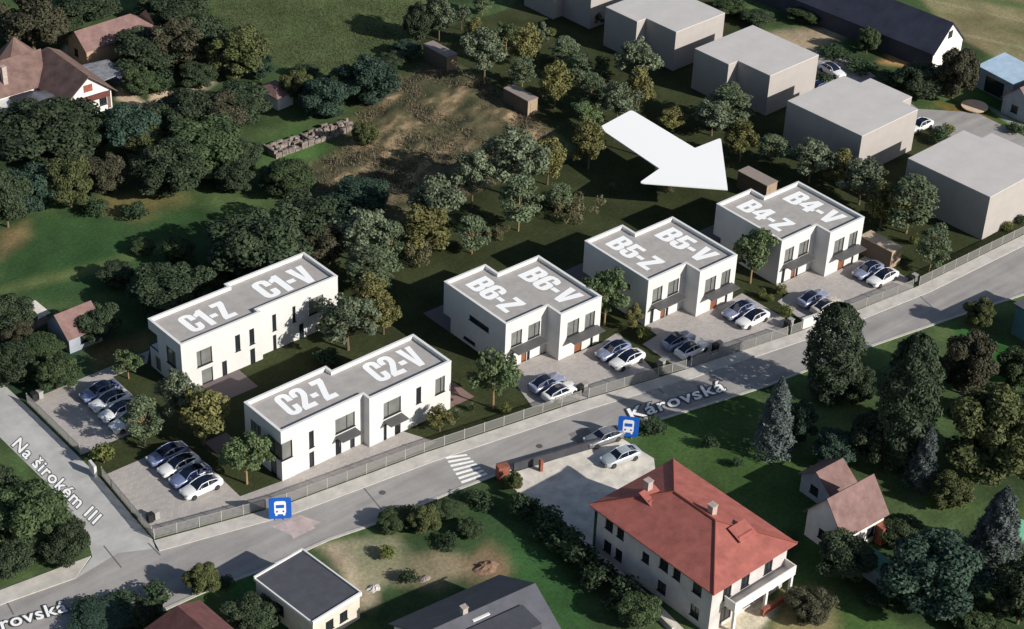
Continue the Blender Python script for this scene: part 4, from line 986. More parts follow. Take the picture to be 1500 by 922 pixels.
# small brown-roofed house and its annex
r = thing('cottage', 'small house with brown gabled roof and white front, right of the red-roofed villa', 'house', (9.1,-44.7,0), -0.03)
walls(r, 6.4, 5.0, 3.5, {0: [(1.2,2.4,.9,2.2),(3.9,5.1,.9,2.2)], 3: [(1.8,2.8,1,2.2)]}, 'white', 6.6, 'x')
gable_roof(r, 6.4, 5.0, 3.5, 6.6, 'x', .35, 'browntile')
MB().box(2.0,3.3,-3.6,-2.5,0,2.2).build('porch', M['brick'], r)
r = thing('annex', 'low brown-roofed outbuilding just above the small brown-roofed house', 'house', (12.8,-38.9,0), -0.03)
walls(r, 3.6, 4.2, 2.5, {3: [(1.4,2.6,.8,1.9)]}, 'bluegrey', 4.0, 'x'); gable_roof(r, 3.6, 4.2, 2.5, 4.0, 'x', .3, 'browntile')
# flat-roofed house below the road
r = thing('flat_roof_house', 'cream flat-roofed house with dark roof and white roof edge, just below the road', 'house', (-41.9,-19.6,0), 0.04)
r.rotation_euler = (0,0,0.09)
walls(r, 6.0, 8.6, 3.2, {0: [(1.6,2.6,1,2.2),(3.4,4.4,1,2.2)], 1: [(2,3.2,1,2.3),(5.2,6.4,1,2.3)], 3: [(3,4.2,1,2.3)]}, 'cream')
MB().box(-3.0,3.0,-4.3,4.3,3.2,3.34).build('roof', M['darkslate'], r)
mb = MB(); mb.box(-3.12,3.12,4.3,4.5,3.05,3.5); mb.box(-3.12,3.12,-4.5,-4.3,3.05,3.5); mb.box(3.0,3.16,-4.3,4.3,3.05,3.5); mb.box(-3.16,-3.0,-4.3,4.3,3.05,3.36)
mb.build('parapet', M['coping'], r)
# slate-roofed house at the bottom
r = thing('slate_house', 'house with grey slate gabled roof and flat dormer cut off by the bottom edge', 'house', (-32.8,-35.0,0), -0.09)
walls(r, 12.2, 11.0, 3.2, {1: [(2,3.4,1,2.4),(6,7.4,1,2.4)], 0: [(2,3.6,1,2.3),(7,8.6,1,2.3)]}, 'white', 6.3, 'x')
rf = gable_roof(r, 12.2, 11.0, 3.2, 6.3, 'x', .4, 'slate')
MB().box(-2.6,4.0,-4.6,-1.4,4.2,5.9).build('dormer', M['darkslate'], rf)
chimney(rf, -1.6, 0.3, 5.6, 7.0, .55)
MB().box(-1.3,0.6,-0.9,-0.5,5.86,6.0).build('roof_hatch', M['coping'], rf)
# red hipped roof, bottom left
r = thing('red_roof_house', 'house with dark red hipped roof cut off by the bottom edge at the lower left', 'house', (-54.6,-20.1,0), 0.06)
walls(r, 7.0, 10.0, 3.0, {2: [(3,4.4,1,2.3)], 3: [(3,4.2,1,2.3)]}, 'cream')
mb = MB(); a, b_, e = 3.9, 5.4, 2.9
slab(mb, [(a,b_,e),(-a,b_,e),(0,3.4,5.9)]); slab(mb, [(-a,b_,e),(-a,-b_,e),(0,-3,5.9),(0,3.4,5.9)]); slab(mb, [(a,-b_,e),(a,b_,e),(0,3.4,5.9),(0,-3,5.9)]); slab(mb, [(-a,-b_,e),(a,-b_,e),(0,-3,5.9)])
mb.build('roof', mat('maroon_tiles', (0.135,0.058,0.056), 0.8, var=0.22, scale=0.9, bump=0.3), r)
# long barn, upper right
r = thing('barn', 'long barn with dark roof and bright white gable end beside the striped field', 'barn', (105.2,48.2,0), 0.09)
walls(r, 8.0, 54.0, 3.2, {}, 'navy', 7.0, 'y'); MB().face([(-4.0,-27.02,0),(4.0,-27.02,0),(4.0,-27.02,3.2),(0,-27.02,7.0),(-4.0,-27.02,3.2)]).build('gable_wall', M['white'], r); gable_roof(r, 8.0, 54.0, 3.2, 7.0, 'y', .3, 'navy')  # side walls share the roof's dark colour, which carries painted shade; gable stays white
MB().box(-.55,.55,-27.08,-27.03,4.4,5.6).build('window', M['frame'], r)
# pale blue roofed shed, right-edge house, teal house
r = thing('workshop', 'dark open shed with pale blue sheet roof at the right edge below the striped field', 'shed', (107.6,9.8,0), -0.05)
walls(r, 5.4, 6.6, 3.4, {3: [(1.4,5.0,0.05,2.6)]}, 'bluegrey')
mb = MB(); slab(mb, [(-3.1,-3.6,3.5),(3.1,-3.6,4.0),(3.1,3.6,4.2),(-3.1,3.6,3.7)], .1); mb.build('roof', M['skyblue'], r)
r = thing('edge_house', 'house with reddish brown roof at the right edge, beside the round tan platform', 'house', (105.0,3.2,0), 0.0)
walls(r, 7.2, 5.2, 2.8, {0: [(1.5,2.7,.9,2.1),(4,5.2,.9,2.1)], 3: [(1.6,2.8,.9,2.1)]}, 'bluegrey', 5.2, 'x'); gable_roof(r, 7.2, 5.2, 2.8, 5.2, 'x', .3, 'browntile')
r = thing('teal_house', 'teal-grey house with flat grey roof at the right edge below the road', 'house', (58.6,-35.6,0), -0.05)
walls(r, 8.2, 7.2, 4.2, {3: [(2,3.4,1.2,2.6),(4.6,5.8,1.2,2.6)], 0: [(2,3.4,1.2,2.6)]}, 'teal')
MB().box(-4.4,4.4,-3.9,3.9,4.2,4.4).build('roof', M['slate'], r)
g_ = G(1427,159)
r = thing('round_platform', 'round tan wooden platform on the grass in the upper right corner', 'platform', (g_.x, g_.y, 0))
mb = MB(); pts = [(2.0*math.cos(t*math.pi/12), 2.0*math.sin(t*math.pi/12)) for t in range(24)]; mb.prism(pts, .32, .46); mb.build('deck', M['tan'], r)
mb = MB()
for k in range(6): mb.box(1.2*math.cos(k*1.047)-.06, 1.2*math.cos(k*1.047)+.06, 1.2*math.sin(k*1.047)-.06, 1.2*math.sin(k*1.047)+.06, 0, .32)
mb.build('leg', M['bark'], r)
g_ = G(1493,782)
r = thing('garden_pool', 'round mint green garden pool at the right edge beside the grey spruce', 'pool', (g_.x, g_.y, 0))
mb = MB(); pts = [(1.5*math.cos(t*math.pi/12), 1.5*math.sin(t*math.pi/12)) for t in range(24)]; mb.prism(pts, 0, .8); mb.build('wall', M['mint'], r)
MB().prism([(x*.93,y*.93) for x,y in pts], .8, .81).build('cover', M['mint'], r)
p = G(1280,842); r = thing('tool_shed', 'narrow green sheet-roofed shed below the small brown-roofed house', 'shed', (p.x-.2,p.y-.6,0), 0.0)
MB().box(-.9,.9,-1.7,1.7,0,1.9).build('wall', M['bluegrey'], r)
mb = MB(); slab(mb, [(-1.1,-1.9,1.95),(1.1,-1.9,2.2),(1.1,1.9,2.3),(-1.1,1.9,2.05)], .08); mb.build('roof', M['green_sheet'], r)
# manor house group, upper left
r = thing('manor_house', 'large old house with steep brown roofs, grey cone roof and white timbered gable, upper left', 'house', (-6.4,84.2,0), 0.0)
mb = MB(); P0 = wall_run(mb, (-3.6,0), (3.6,0), 0, 3.3, [(0.8,1.9,.9,2.2),(2.9,4.2,.2,2.2),(5.2,6.4,.9,2.2)])
for a_, c_ in (((3.6,0),(3.6,15)), ((3.6,15),(-22,15)), ((-22,15),(-22,7.5)), ((-22,7.5),(-3.6,7.5)), ((-3.6,7.5),(-3.6,0))): wall_run(mb, a_, c_, 0, 3.3, [])
mb.face([(-3.6,0,3.3),(3.6,0,3.3),(0,0,6.2)]); mb.build('wall', M['white'], r)
for h in ((0.8,1.9,.9,2.2),(2.9,4.2,.2,2.2),(5.2,6.4,.9,2.2)): add_window(r, P0, h, rev=.12, mull=(.5,), pane='darkpane')
MB().box(-2.9,2.9,-1.0,0,2.6,2.75).box(-2.9,2.9,-1.0,-.92,2.75,3.5).build('balcony', mat('dark_red_boards', (.13,.045,.04), .8, var=.3, scale=3), r)
for x0_, x1_ in ((-3.3,-1.9), (2.9,3.4)): MB().box(x0_,x1_,-.06,0,.2,2.5).build('timber_cladding', M['manortile'], r)
MB().box(-.7,.7,-.05,.0,3.7,4.8).build('gable_panel', M['brick'], r)
MB().box(3.62,3.7,1.0,3.2,.6,2.6).build('shutter', mat('red_shutter', (.30,.02,.025), .6), r)
mb = MB()
slab(mb, [(-4.3,15.2,2.8),(-4.3,-.6,2.8),(0,-.6,6.3),(0,11.2,6.3)]); slab(mb, [(0,11.2,6.3),(0,-.6,6.3),(4.3,-.6,2.8),(4.3,15.2,2.8)])
slab(mb, [(-22.4,6.9,2.9),(-3.0,6.9,2.9),(-1.0,11.25,6.3),(-22.4,11.25,6.3)]); slab(mb, [(-22.4,11.25,6.3),(-1.0,11.25,6.3),(1.0,15.6,2.9),(-22.4,15.6,2.9)])
slab(mb, [(4.3,15.6,2.8),(-1,15.6,2.85),(0,11.2,6.3)])
rf = mb.build('roof', M['manortile'], r)
mb = MB()
for k in range(10):
    t0, t1 = k*math.pi/5, (k+1)*math.pi/5
    mb.face([(-6.8+3.3*math.cos(t0),3.2+3.3*math.sin(t0),3.0),(-6.8+3.3*math.cos(t1),3.2+3.3*math.sin(t1),3.0),(-6.8,3.2,4.4)])
mb.build('cone_roof', M['slate'], r)
mb = MB(); mb.prism([(-6.8+2.7*math.cos(k*math.pi/5),3.2+2.7*math.sin(k*math.pi/5)) for k in range(10)], 0, 3.05); mb.build('bay', M['white'], r)
mb = MB()
for k in range(8):
    t0, t1 = k*math.pi/4, (k+1)*math.pi/4
    mb.face([(-2.5+3.2*math.cos(t0),16.5+3.2*math.sin(t0),3.4),(-2.5+3.2*math.cos(t1),16.5+3.2*math.sin(t1),3.4),(-2.5,16.5,6.6)])
mb.prism([(-2.5+2.8*math.cos(k*math.pi/4),16.5+2.8*math.sin(k*math.pi/4)) for k in range(8)], 0, 3.4)
mb.build('round_tower', M['manortile'], r)
chimney(rf, -8.4, 8.6, 3.8, 6.6, .7); chimney(rf, -13.5, 10.2, 5.0, 7.0, .7)
MB().box(-14.2,-9.2,1.6,6.6,0,2.4).box(-14.4,-9.0,1.4,6.8,2.4,2.55).build('veranda', M['white'], r)
q4 = [G(112,97,2.5), G(150,119,2.5), G(182,106,2.5), G(158,87,2.5)]; c4 = sum(q4, Vector())/4
r = thing('carport', 'low grey flat-roofed canopy between the old brown-roofed house and the outbuilding', 'carport', (c4.x, c4.y, 0))
MB().prism([(p.x-c4.x, p.y-c4.y) for p in q4], 2.38, 2.5).build('roof', mat('speckled_grey_sheet', (.14,.145,.165), .6, scale=1.4, col2=(.30,.31,.33)), r)
for p in q4: px_, py_ = (p.x-c4.x)*.93, (p.y-c4.y)*.93; MB().box(px_-.07, px_+.07, py_-.07, py_+.07, 0, 2.38).build('post', M['post'], r)
r = thing('farm_building', 'long low outbuilding with reddish brown hipped roof behind the old house, upper left', 'barn', (6.9,100.3,0), 0.05)
walls(r, 12.4, 5.0, 2.9, {3: [(1.5,2.6,.8,2.0)]}, 'orangewall', 5.0, 'x')
mb = MB(); slab(mb, [(-6.5,-2.8,2.8),(6.5,-2.8,2.8),(3.4,0,5.1),(-6.5,0,5.1)]); slab(mb, [(-6.5,0,5.1),(3.4,0,5.1),(6.5,2.8,2.8),(-6.5,2.8,2.8)]); slab(mb, [(6.5,-2.8,2.8),(6.5,2.8,2.8),(3.4,0,5.1)])
mb.build('roof', M['browntile'], r)
r = thing('garden_house', 'tiny white garden house with brown pyramid roof between the meadow and the dark trees', 'house', (17.0,71.6,0), 0.1)
walls(r, 2.9, 4.0, 2.2, {1: [(1.2,2.2,.8,1.7)]}, 'white')
mb = MB(); a, b_ = 1.9, 2.4
for q in ([(-a,-b_,2.2),(a,-b_,2.2),(0,0,3.3)], [(a,-b_,2.2),(a,b_,2.2),(0,0,3.3)], [(a,b_,2.2),(-a,b_,2.2),(0,0,3.3)], [(-a,b_,2.2),(-a,-b_,2.2),(0,0,3.3)]): slab(mb, q, .1)
mb.build('roof', M['browntile'], r)
# roofless ruin on the edge of the scrub
random.seed(5)
r = thing('ruin', 'long low roofless ruin with broken walls on the edge of the scrub', 'ruin', (14.6,59.6,0), 0.03)
mb = MB()
for k in range(13):
    x = -7.2+k*1.12; mb.box(x, x+1.0, -1.6, -1.3, 0, random.uniform(.3,1.0)); mb.box(x, x+1.05, 1.3, 1.55, 0, random.uniform(.2,.8))
mb.box(-7.3,-7.0,-1.3,1.3,0,1.1); mb.box(-1.0,-.75,-1.3,1.3,0,.8); mb.build('wall', mat('ruin_stone', (0.20,0.165,0.145), 0.95, var=0.5, scale=1.6), r)
mb = MB()
for k in range(130):
    x, y, s_ = random.uniform(-7,7.3), random.uniform(-1.2,1.2), random.uniform(.12,.42); mb.box(x-s_, x+s_, y-s_*.6, y+s_*.6, 0, random.uniform(.15,.7))
mb.build('rubble', M['rubble'], r)['kind'] = 'stuff'
def heap(label, px, py, rad, m, seed):
    g_ = G(px, py); rr = random.Random(seed); mb = MB()
    n_ = 14; rings = [(1.0,.0),(.72,.35),(.4,.7),(.12,.9)]
    idx_ = []
    for k, (f, z) in enumerate(rings):
        row = []
        for j in range(n_):
            t = j*2*math.pi/n_; q = f*rad*rr.uniform(.75,1.2); row.append(len(mb.v)); mb.v.append((q*math.cos(t), q*math.sin(t)*.7, z*rad*.35*rr.uniform(.6,1.3)-(.05 if k == 0 else 0)))
        idx_.append(row)
    for a_, b_ in zip(idx_, idx_[1:]):
        for j in range(n_): mb.f.append((a_[j], a_[(j+1) % n_], b_[(j+1) % n_], b_[j])); mb.mi.append(0)
    mb.f.append(tuple(idx_[-1])); mb.mi.append(0)
    o = mb.build('rubble_heap', m, None, (g_.x, g_.y, 0)); tag(o, label, 'heap', 'heaps of building waste')
heap('pale heap of stones on the bare ground right of the flat-roofed house', 548, 862, .9, M['stone'], 1)
heap('small heap of whitish rubble between the bare ground and the slate roof', 622, 848, .8, M['rubble'], 2)
heap('reddish earth heap at the right end of the bare ground below the road', 712, 832, 1.5, mat('earth_heap', (.20,.125,.085), .95, var=.3, scale=2, bump=.5), 3)
# buried house at the left edge
r = thing('overgrown_house', 'small house with dull red roof buried among trees left of house C1', 'house', (-36.2,36.0,0), 0.03)
walls(r, 4.4, 4.8, 2.4, {0: [(1.5,2.5,.8,1.8)]}, 'bluegrey', 4.3, 'x'); gable_roof(r, 4.4, 4.8, 2.4, 4.3, 'x', .3, 'browntile')
r = thing('lean_to', 'tiny lean-to with pale corrugated sheets beside the dull red roof at left', 'shed', (G(46,466,1).x, G(46,466,1).y, 0), 0.2)
MB().box(-1.5,1.5,-1.0,1.0,0,1.5).build('wall', M['rubble'], r)
mb = MB(); slab(mb, [(-1.8,-1.4,1.5),(1.8,-1.4,1.5),(1.8,1.3,2.1),(-1.8,1.3,2.1)], .06); mb.build('roof', M['stone'], r)

# ---------------------------------------------------------------- vegetation
def leaf_mesh(name, pts, nrm, size, m, seed, elong=1.5, droop=0.0, tone=None):
    """one mesh of many leaf-sized bent quads at pts, facing roughly along nrm"""
    r = np.random.default_rng(seed); N = len(pts)
    d = nrm+r.normal(0, 0.55, (N, 3)); d /= np.linalg.norm(d, axis=1)[:, None]+1e-9
    t = np.cross(d, r.normal(0, 1, (N, 3))); t /= np.linalg.norm(t, axis=1)[:, None]+1e-9
    if droop: t[:, 2] -= droop; t /= np.linalg.norm(t, axis=1)[:, None]+1e-9
    s = np.cross(d, t); s /= np.linalg.norm(s, axis=1)[:, None]+1e-9
    L_ = size*r.uniform(0.7, 1.35, (N, 1)); W_ = L_/elong
    a = pts-t*L_*.5; b_ = pts+s*W_*.5+d*L_*.08; c = pts+t*L_*.5; e = pts-s*W_*.5+d*L_*.08
    V = np.stack([a, b_, c, e], 1).reshape(-1, 3)
    me = bpy.data.meshes.new(name); me.vertices.add(4*N); me.vertices.foreach_set('co', V.ravel().astype(np.float32))
    me.loops.add(4*N); me.loops.foreach_set('vertex_index', np.arange(4*N)); me.polygons.add(N)
    me.polygons.foreach_set('loop_start', np.arange(0, 4*N, 4)); me.polygons.foreach_set('loop_total', np.full(N, 4)); me.update(calc_edges=True)
    tn = r.random(N) if tone is None else np.clip(tone+r.normal(0, .14, N), 0, 1)
    at_ = me.attributes.new('tone', 'FLOAT', 'POINT'); at_.data.foreach_set('value', np.repeat(tn, 4).astype(np.float32))
    me.materials.append(m)
    return me
def clump_points(centers, radii, per, seed, flat=1.0, skin=0.45):
    r = np.random.default_rng(seed); P = []; N_ = []; T = []
    for c, R_ in zip(centers, radii):
        k = max(6, int(per*(R_**2))); v = r.normal(0, 1, (k, 3)); v /= np.linalg.norm(v, axis=1)[:, None]
        rad = R_*(1-skin*r.random((k, 1))**1.4); q = v*rad; q[:, 2] *= flat
        P.append(q+c); nn = v.copy(); nn[:, 2] = nn[:, 2]*0.7+0.35; N_.append(nn); T.append(np.full(k, r.random()))
    return np.concatenate(P), np.concatenate(N_), np.concatenate(T)
LEAF = {
 'grey':   leafmat('grey_green_leaves', (.082,.104,.062), (.140,.172,.106), (.225,.262,.168)),
 'green':  leafmat('fresh_green_leaves', (.064,.096,.042), (.108,.152,.066), (.170,.220,.100)),
 'layer':  leafmat('soft_green_leaves', (.076,.106,.058), (.128,.168,.092), (.200,.245,.140)),
 'maple':  leafmat('yellow_green_leaves', (.094,.096,.034), (.158,.154,.056), (.240,.228,.088)),
 'bush':   leafmat('bright_bush_leaves', (.090,.108,.030), (.145,.165,.048), (.205,.220,.070)),
 'dry':    leafmat('dry_shrub_leaves', (.110,.105,.054), (.175,.164,.090), (.250,.225,.130)),
 'agave':  leafmat('agave_leaves', (.080,.100,.055), (.135,.160,.085), (.210,.230,.130)),
 'dark':   leafmat('dark_tree_leaves', (.034,.050,.028), (.053,.076,.040), (.078,.106,.055)),
 'teal':   leafmat('teal_tree_leaves', (.026,.048,.034), (.040,.072,.050), (.058,.098,.068)),
 'olive':  leafmat('olive_tree_leaves', (.054,.066,.024), (.086,.100,.038), (.124,.140,.054)),
 'brown':  leafmat('brown_tree_leaves', (.050,.050,.030), (.076,.074,.044), (.104,.100,.060)),
 'midgreen': leafmat('mid_green_leaves', (.040,.062,.028), (.064,.094,.041), (.092,.128,.055)),
 'spruce': leafmat('blue_spruce_needles', (.072,.094,.090), (.115,.142,.136), (.165,.195,.188)),
 'cypress': leafmat('dark_cypress_needles', (.028,.042,.026), (.045,.066,.038), (.070,.096,.054)),
 'hedge':  leafmat('hedge_leaves', (.028,.048,.025), (.044,.072,.035), (.065,.100,.049)),
}
PROTO = {}
def trunk_mb(H, r0, limbs, seed, lean=0.0, fork=False):
    rr = random.Random(seed); mb = MB()
    if fork:
        mb.cyl((0,0,-.05),(-.35,0,H*.35),r0*.8,r0*.6,7); mb.cyl((.1,0,-.05),(.5,.1,H*.35),r0*.75,r0*.55,7)
        mb.cyl((-.35,0,H*.35),(-.5,.1,H*.8),r0*.6,r0*.2,6); mb.cyl((.5,.1,H*.35),(.6,0,H*.8),r0*.55,r0*.2,6)
    else:
        p = [(0,0,-.05),(rr.uniform(-.08,.08),rr.uniform(-.08,.08),H*.3),(rr.uniform(-.15,.15),rr.uniform(-.15,.15),H*.62),(0,0,H*.92)]
        for k in range(3): mb.cyl(p[k], p[k+1], r0*(1-.28*k), r0*(1-.28*(k+1)), 7)
    for c in limbs:
        z = min(c[2]-.2, H*rr.uniform(.25,.5)); mb.cyl((0,0,max(.3,z)), tuple(c), r0*.35, r0*.10, 5)
    return mb
def proto(kind, var):
    """one model per kind and variant: Empty > trunk, crown. Returns (root, kids, width, height)"""
    key = (kind, var)
    if key in PROTO: return PROTO[key]
    seed = hash_kind[kind]*17+var*101; r = np.random.default_rng(seed)
    stemn, crownn = 'trunk', 'crown'
    if kind in ('grey','green','maple','dark','teal','olive','brown','midgreen'):
        dense = kind in ('dark','teal','olive','brown','midgreen')
        W_, H_ = (6.0, 7.0) if not dense else (9.0, 9.0)
        zb = {'grey': .20, 'green': .22, 'maple': .10}.get(kind, .03)
        n_ = 50 if not dense else 84
        C_ = []; R_ = []
        while len(C_) < n_:
            v = r.normal(0, 1, 3); v /= np.linalg.norm(v); q = v*(0.55+0.45*r.random()) if len(C_) % 4 else v*r.random()*.6
            zz = q[2]
            wz = {'maple': .80-.30*zz, 'grey': 1.0-.15*zz}.get(kind, 1.0)
            x, y = q[0]*W_*.40*wz, q[1]*W_*.40*wz; z = H_*(zb+(1-zb)*(.5+.40*zz))
            C_.append((x, y, z)); R_.append((.092 if not dense else .108)*W_*r.uniform(.6, 1.45))
        C_ = np.array(C_); per = {'grey': 300, 'green': 310, 'maple': 330}.get(kind, 330)
        P_, N_, T_ = clump_points(C_, R_, per, seed, flat=.8)
        me = leaf_mesh('crown', P_, N_, {'grey': .27, 'green': .28, 'maple': .26}.get(kind, .34), LEAF[kind], seed, tone=.25+.5*T_)
        tm = trunk_mb(H_*.8, .13 if not dense else .22, C_[::3], seed, fork=(kind == 'maple' and var == 1))
        bark = 'palebark' if kind in ('green',) else 'bark'
    elif kind == 'layer':
        W_, H_ = 5.0, 6.5; C_ = []; R_ = []
        for k, (z, rad) in enumerate(((.30,.62),(.45,.9),(.60,.95),(.75,.75),(.90,.45))):
            for j in range(int(4+3*rad)):
                t = j*2*math.pi/int(4+3*rad)+k*1.1+r.uniform(-.3,.3); d = rad*W_*.42*r.uniform(.55,1.0)
                C_.append((d*math.cos(t), d*math.sin(t), H_*z+r.uniform(-.25,.25))); R_.append(W_*.15*r.uniform(.8,1.25))
        C_ = np.array(C_); P_, N_, T_ = clump_points(C_, R_, 250, seed, flat=.36, skin=.9)
        N_ = N_*.5+np.array([0,0,.8]); me = leaf_mesh('crown', P_, N_, .29, LEAF['layer'], seed, tone=.3+.45*T_)
        tm = trunk_mb(H_*.95, .10, C_[::2], seed); bark = 'palebark'
    elif kind in ('spruce','cypress'):
        W_, H_ = 5.0, 12.0; P_ = []; N_ = []; T_ = []
        for k in range(9000):
            u = r.random()**.8; z = u*.97+.02
            rad = (.22+.78*(1-z)**1.1)*min(1, (1-z)*6) if kind == 'spruce' else math.sqrt(max(0, 1-max(0, (z-.45)/.55)**2.2))*min(1, .62+z*.9)
            t = r.random()*2*math.pi; lob = 1+.10*math.sin(t*5+z*21)+.08*math.sin(z*46+t*2)+.06*math.sin(t*11-z*33)
            rr_ = W_*.47*rad*lob*(1-.25*r.random()**2)
            P_.append((rr_*math.cos(t), rr_*math.sin(t), z*H_)); N_.append((math.cos(t), math.sin(t), .45)); T_.append(.5+.4*math.sin(t*5+z*21)*.6)
        me = leaf_mesh('crown', np.array(P_), np.array(N_), .42, LEAF[kind], seed, elong=2.6, droop=.9 if kind == 'spruce' else -.6, tone=np.array(T_))
        tm = trunk_mb(H_*.9, .2, [], seed); bark = 'bark'
    elif kind in ('bush','hedge'):
        W_, H_ = 2.0, 1.8; C_ = []; R_ = []
        for k in range(16):
            t = r.random()*6.283; d = W_*.33*math.sqrt(r.random()); C_.append((d*math.cos(t), d*math.sin(t), H_*(.25+.5*r.random()))); R_.append(.22*W_*r.uniform(.7,1.2))
        P_, N_, T_ = clump_points(np.array(C_), R_, 330, seed, flat=.85); me = leaf_mesh('foliage', P_, N_, .19, LEAF[kind], seed, tone=.25+.5*T_)
        tm = MB().cyl((0,0,-.03),(0,0,H_*.5),.05,.02,5).cyl((.05,0,0),(.3,.2,H_*.6),.03,.01,5).cyl((0,.05,0),(-.3,.1,H_*.6),.03,.01,5); bark = 'bark'; stemn, crownn = 'stem', 'foliage'
    elif kind == 'dry':
        W_, H_ = 4.5, 2.2; C_ = []; R_ = []
        for k in range(22):
            t = r.random()*6.283; d = W_*.42*math.sqrt(r.random()); C_.append((d*math.cos(t), d*math.sin(t)*.6, H_*(.2+.55*r.random()))); R_.append(.10*W_*r.uniform(.7,1.2))
        P_, N_, T_ = clump_points(np.array(C_), R_, 420, seed, flat=1.1); me = leaf_mesh('foliage', P_, N_, .26, LEAF['dry'], seed, elong=4, droop=-1.2, tone=.25+.5*T_)
        tm = MB().cyl((0,0,-.03),(0,0,H_*.5),.05,.02,5).cyl((.05,0,0),(.9,.2,H_*.6),.03,.01,5).cyl((0,.05,0),(-.9,.1,H_*.6),.03,.01,5); bark = 'bark'; stemn, crownn = 'stem', 'foliage'
    else:   # agave: a rosette of pointed leaves
        W_, H_ = 1.6, 1.1; mb = MB()
        for k in range(34):
            t = k*2.39996; el = .25+1.1*(k/34); l = .85*(1-.25*k/34); ct, st = math.cos(t), math.sin(t); ce, se = math.cos(el), math.sin(el)
            tip = (l*ct*ce, l*st*ce, .08+l*se*1.1); mid = (l*.5*ct*ce*1.1, l*.5*st*ce*1.1, .1+l*.5*se*1.25); w_ = .07
            mb.face([(0,0,.05),(mid[0]-st*w_,mid[1]+ct*w_,mid[2]),tip,(mid[0]+st*w_,mid[1]-ct*w_,mid[2])])
        me = bpy.data.meshes.new('foliage'); me.from_pydata(mb.v, [], mb.f); me.materials.append(LEAF['agave'])
        at_ = me.attributes.new('tone', 'FLOAT', 'POINT'); at_.data.foreach_set('value', [random.random() for _ in mb.v])
        tm = MB().cyl((0,0,-.03),(0,0,.15),.08,.06,6); bark = 'bark'; stemn, crownn = 'stem', 'foliage'
    vv = np.empty(len(me.vertices)*3); me.vertices.foreach_get('co', vv); vv = vv.reshape(-1, 3)
    W_ = (np.percentile(vv[:,0], 98.5)-np.percentile(vv[:,0], 1.5)+np.percentile(vv[:,1], 98.5)-np.percentile(vv[:,1], 1.5))/2; H_ = np.percentile(vv[:,2], 99.3)
    root = bpy.data.objects.new('x', None); root.empty_display_size = .5
    a = bpy.data.objects.new(crownn, me); a.parent = root
    b2 = tm.build(stemn, M[bark], None); b2.parent = root; COL.objects.unlink(b2)
    PROTO[key] = (root, [a, b2], W_, H_); return PROTO[key]
hash_kind = {k: i+1 for i, k in enumerate(['grey','green','maple','dark','teal','olive','brown','midgreen','layer','spruce','cypress','bush','hedge','dry','agave'])}
VR_ = random.Random(12)
NAMES = {'grey': ('tree','tree'), 'green': ('tree','tree'), 'maple': ('maple_tree','tree'), 'layer': ('tree','tree'), 'dark': ('tree','tree'), 'teal': ('tree','tree'), 'olive': ('tree','tree'),
         'brown': ('tree','tree'), 'midgreen': ('tree','tree'), 'spruce': ('spruce_tree','tree'), 'cypress': ('cypress_tree','tree'), 'bush': ('shrub','shrub'), 'hedge': ('shrub','shrub'), 'dry': ('dry_shrub','shrub'), 'agave': ('spiky_plant','plant')}
def veg(kind, bx, by, top, wpx, label, group=None):
    base = G(bx, by); root, kids, W_, H_ = proto(kind, VR_.randrange(3))
    ppm = FPX/depth((base.x, base.y, 3)); w_ = wpx/ppm; h = height_to(base, top)
    o = bpy.data.objects.new(NAMES[kind][0], None); o.empty_display_size = .5; COL.objects.link(o)
    o.location = (base.x, base.y, 0); o.rotation_euler = (0, 0, VR_.uniform(0, 6.28)); s = w_/W_*0.95
    o.scale = (s, s, h/H_)
    tag(o, label, NAMES[kind][1], group)
    for k in kids:
        c = k.copy(); COL.objects.link(c); c.parent = o
    return o
GP = 'trees planted on the building plot'; GS = 'shrubs planted on the building plot'
def plot(rows, group):
    for r_ in rows: veg(*r_, group)
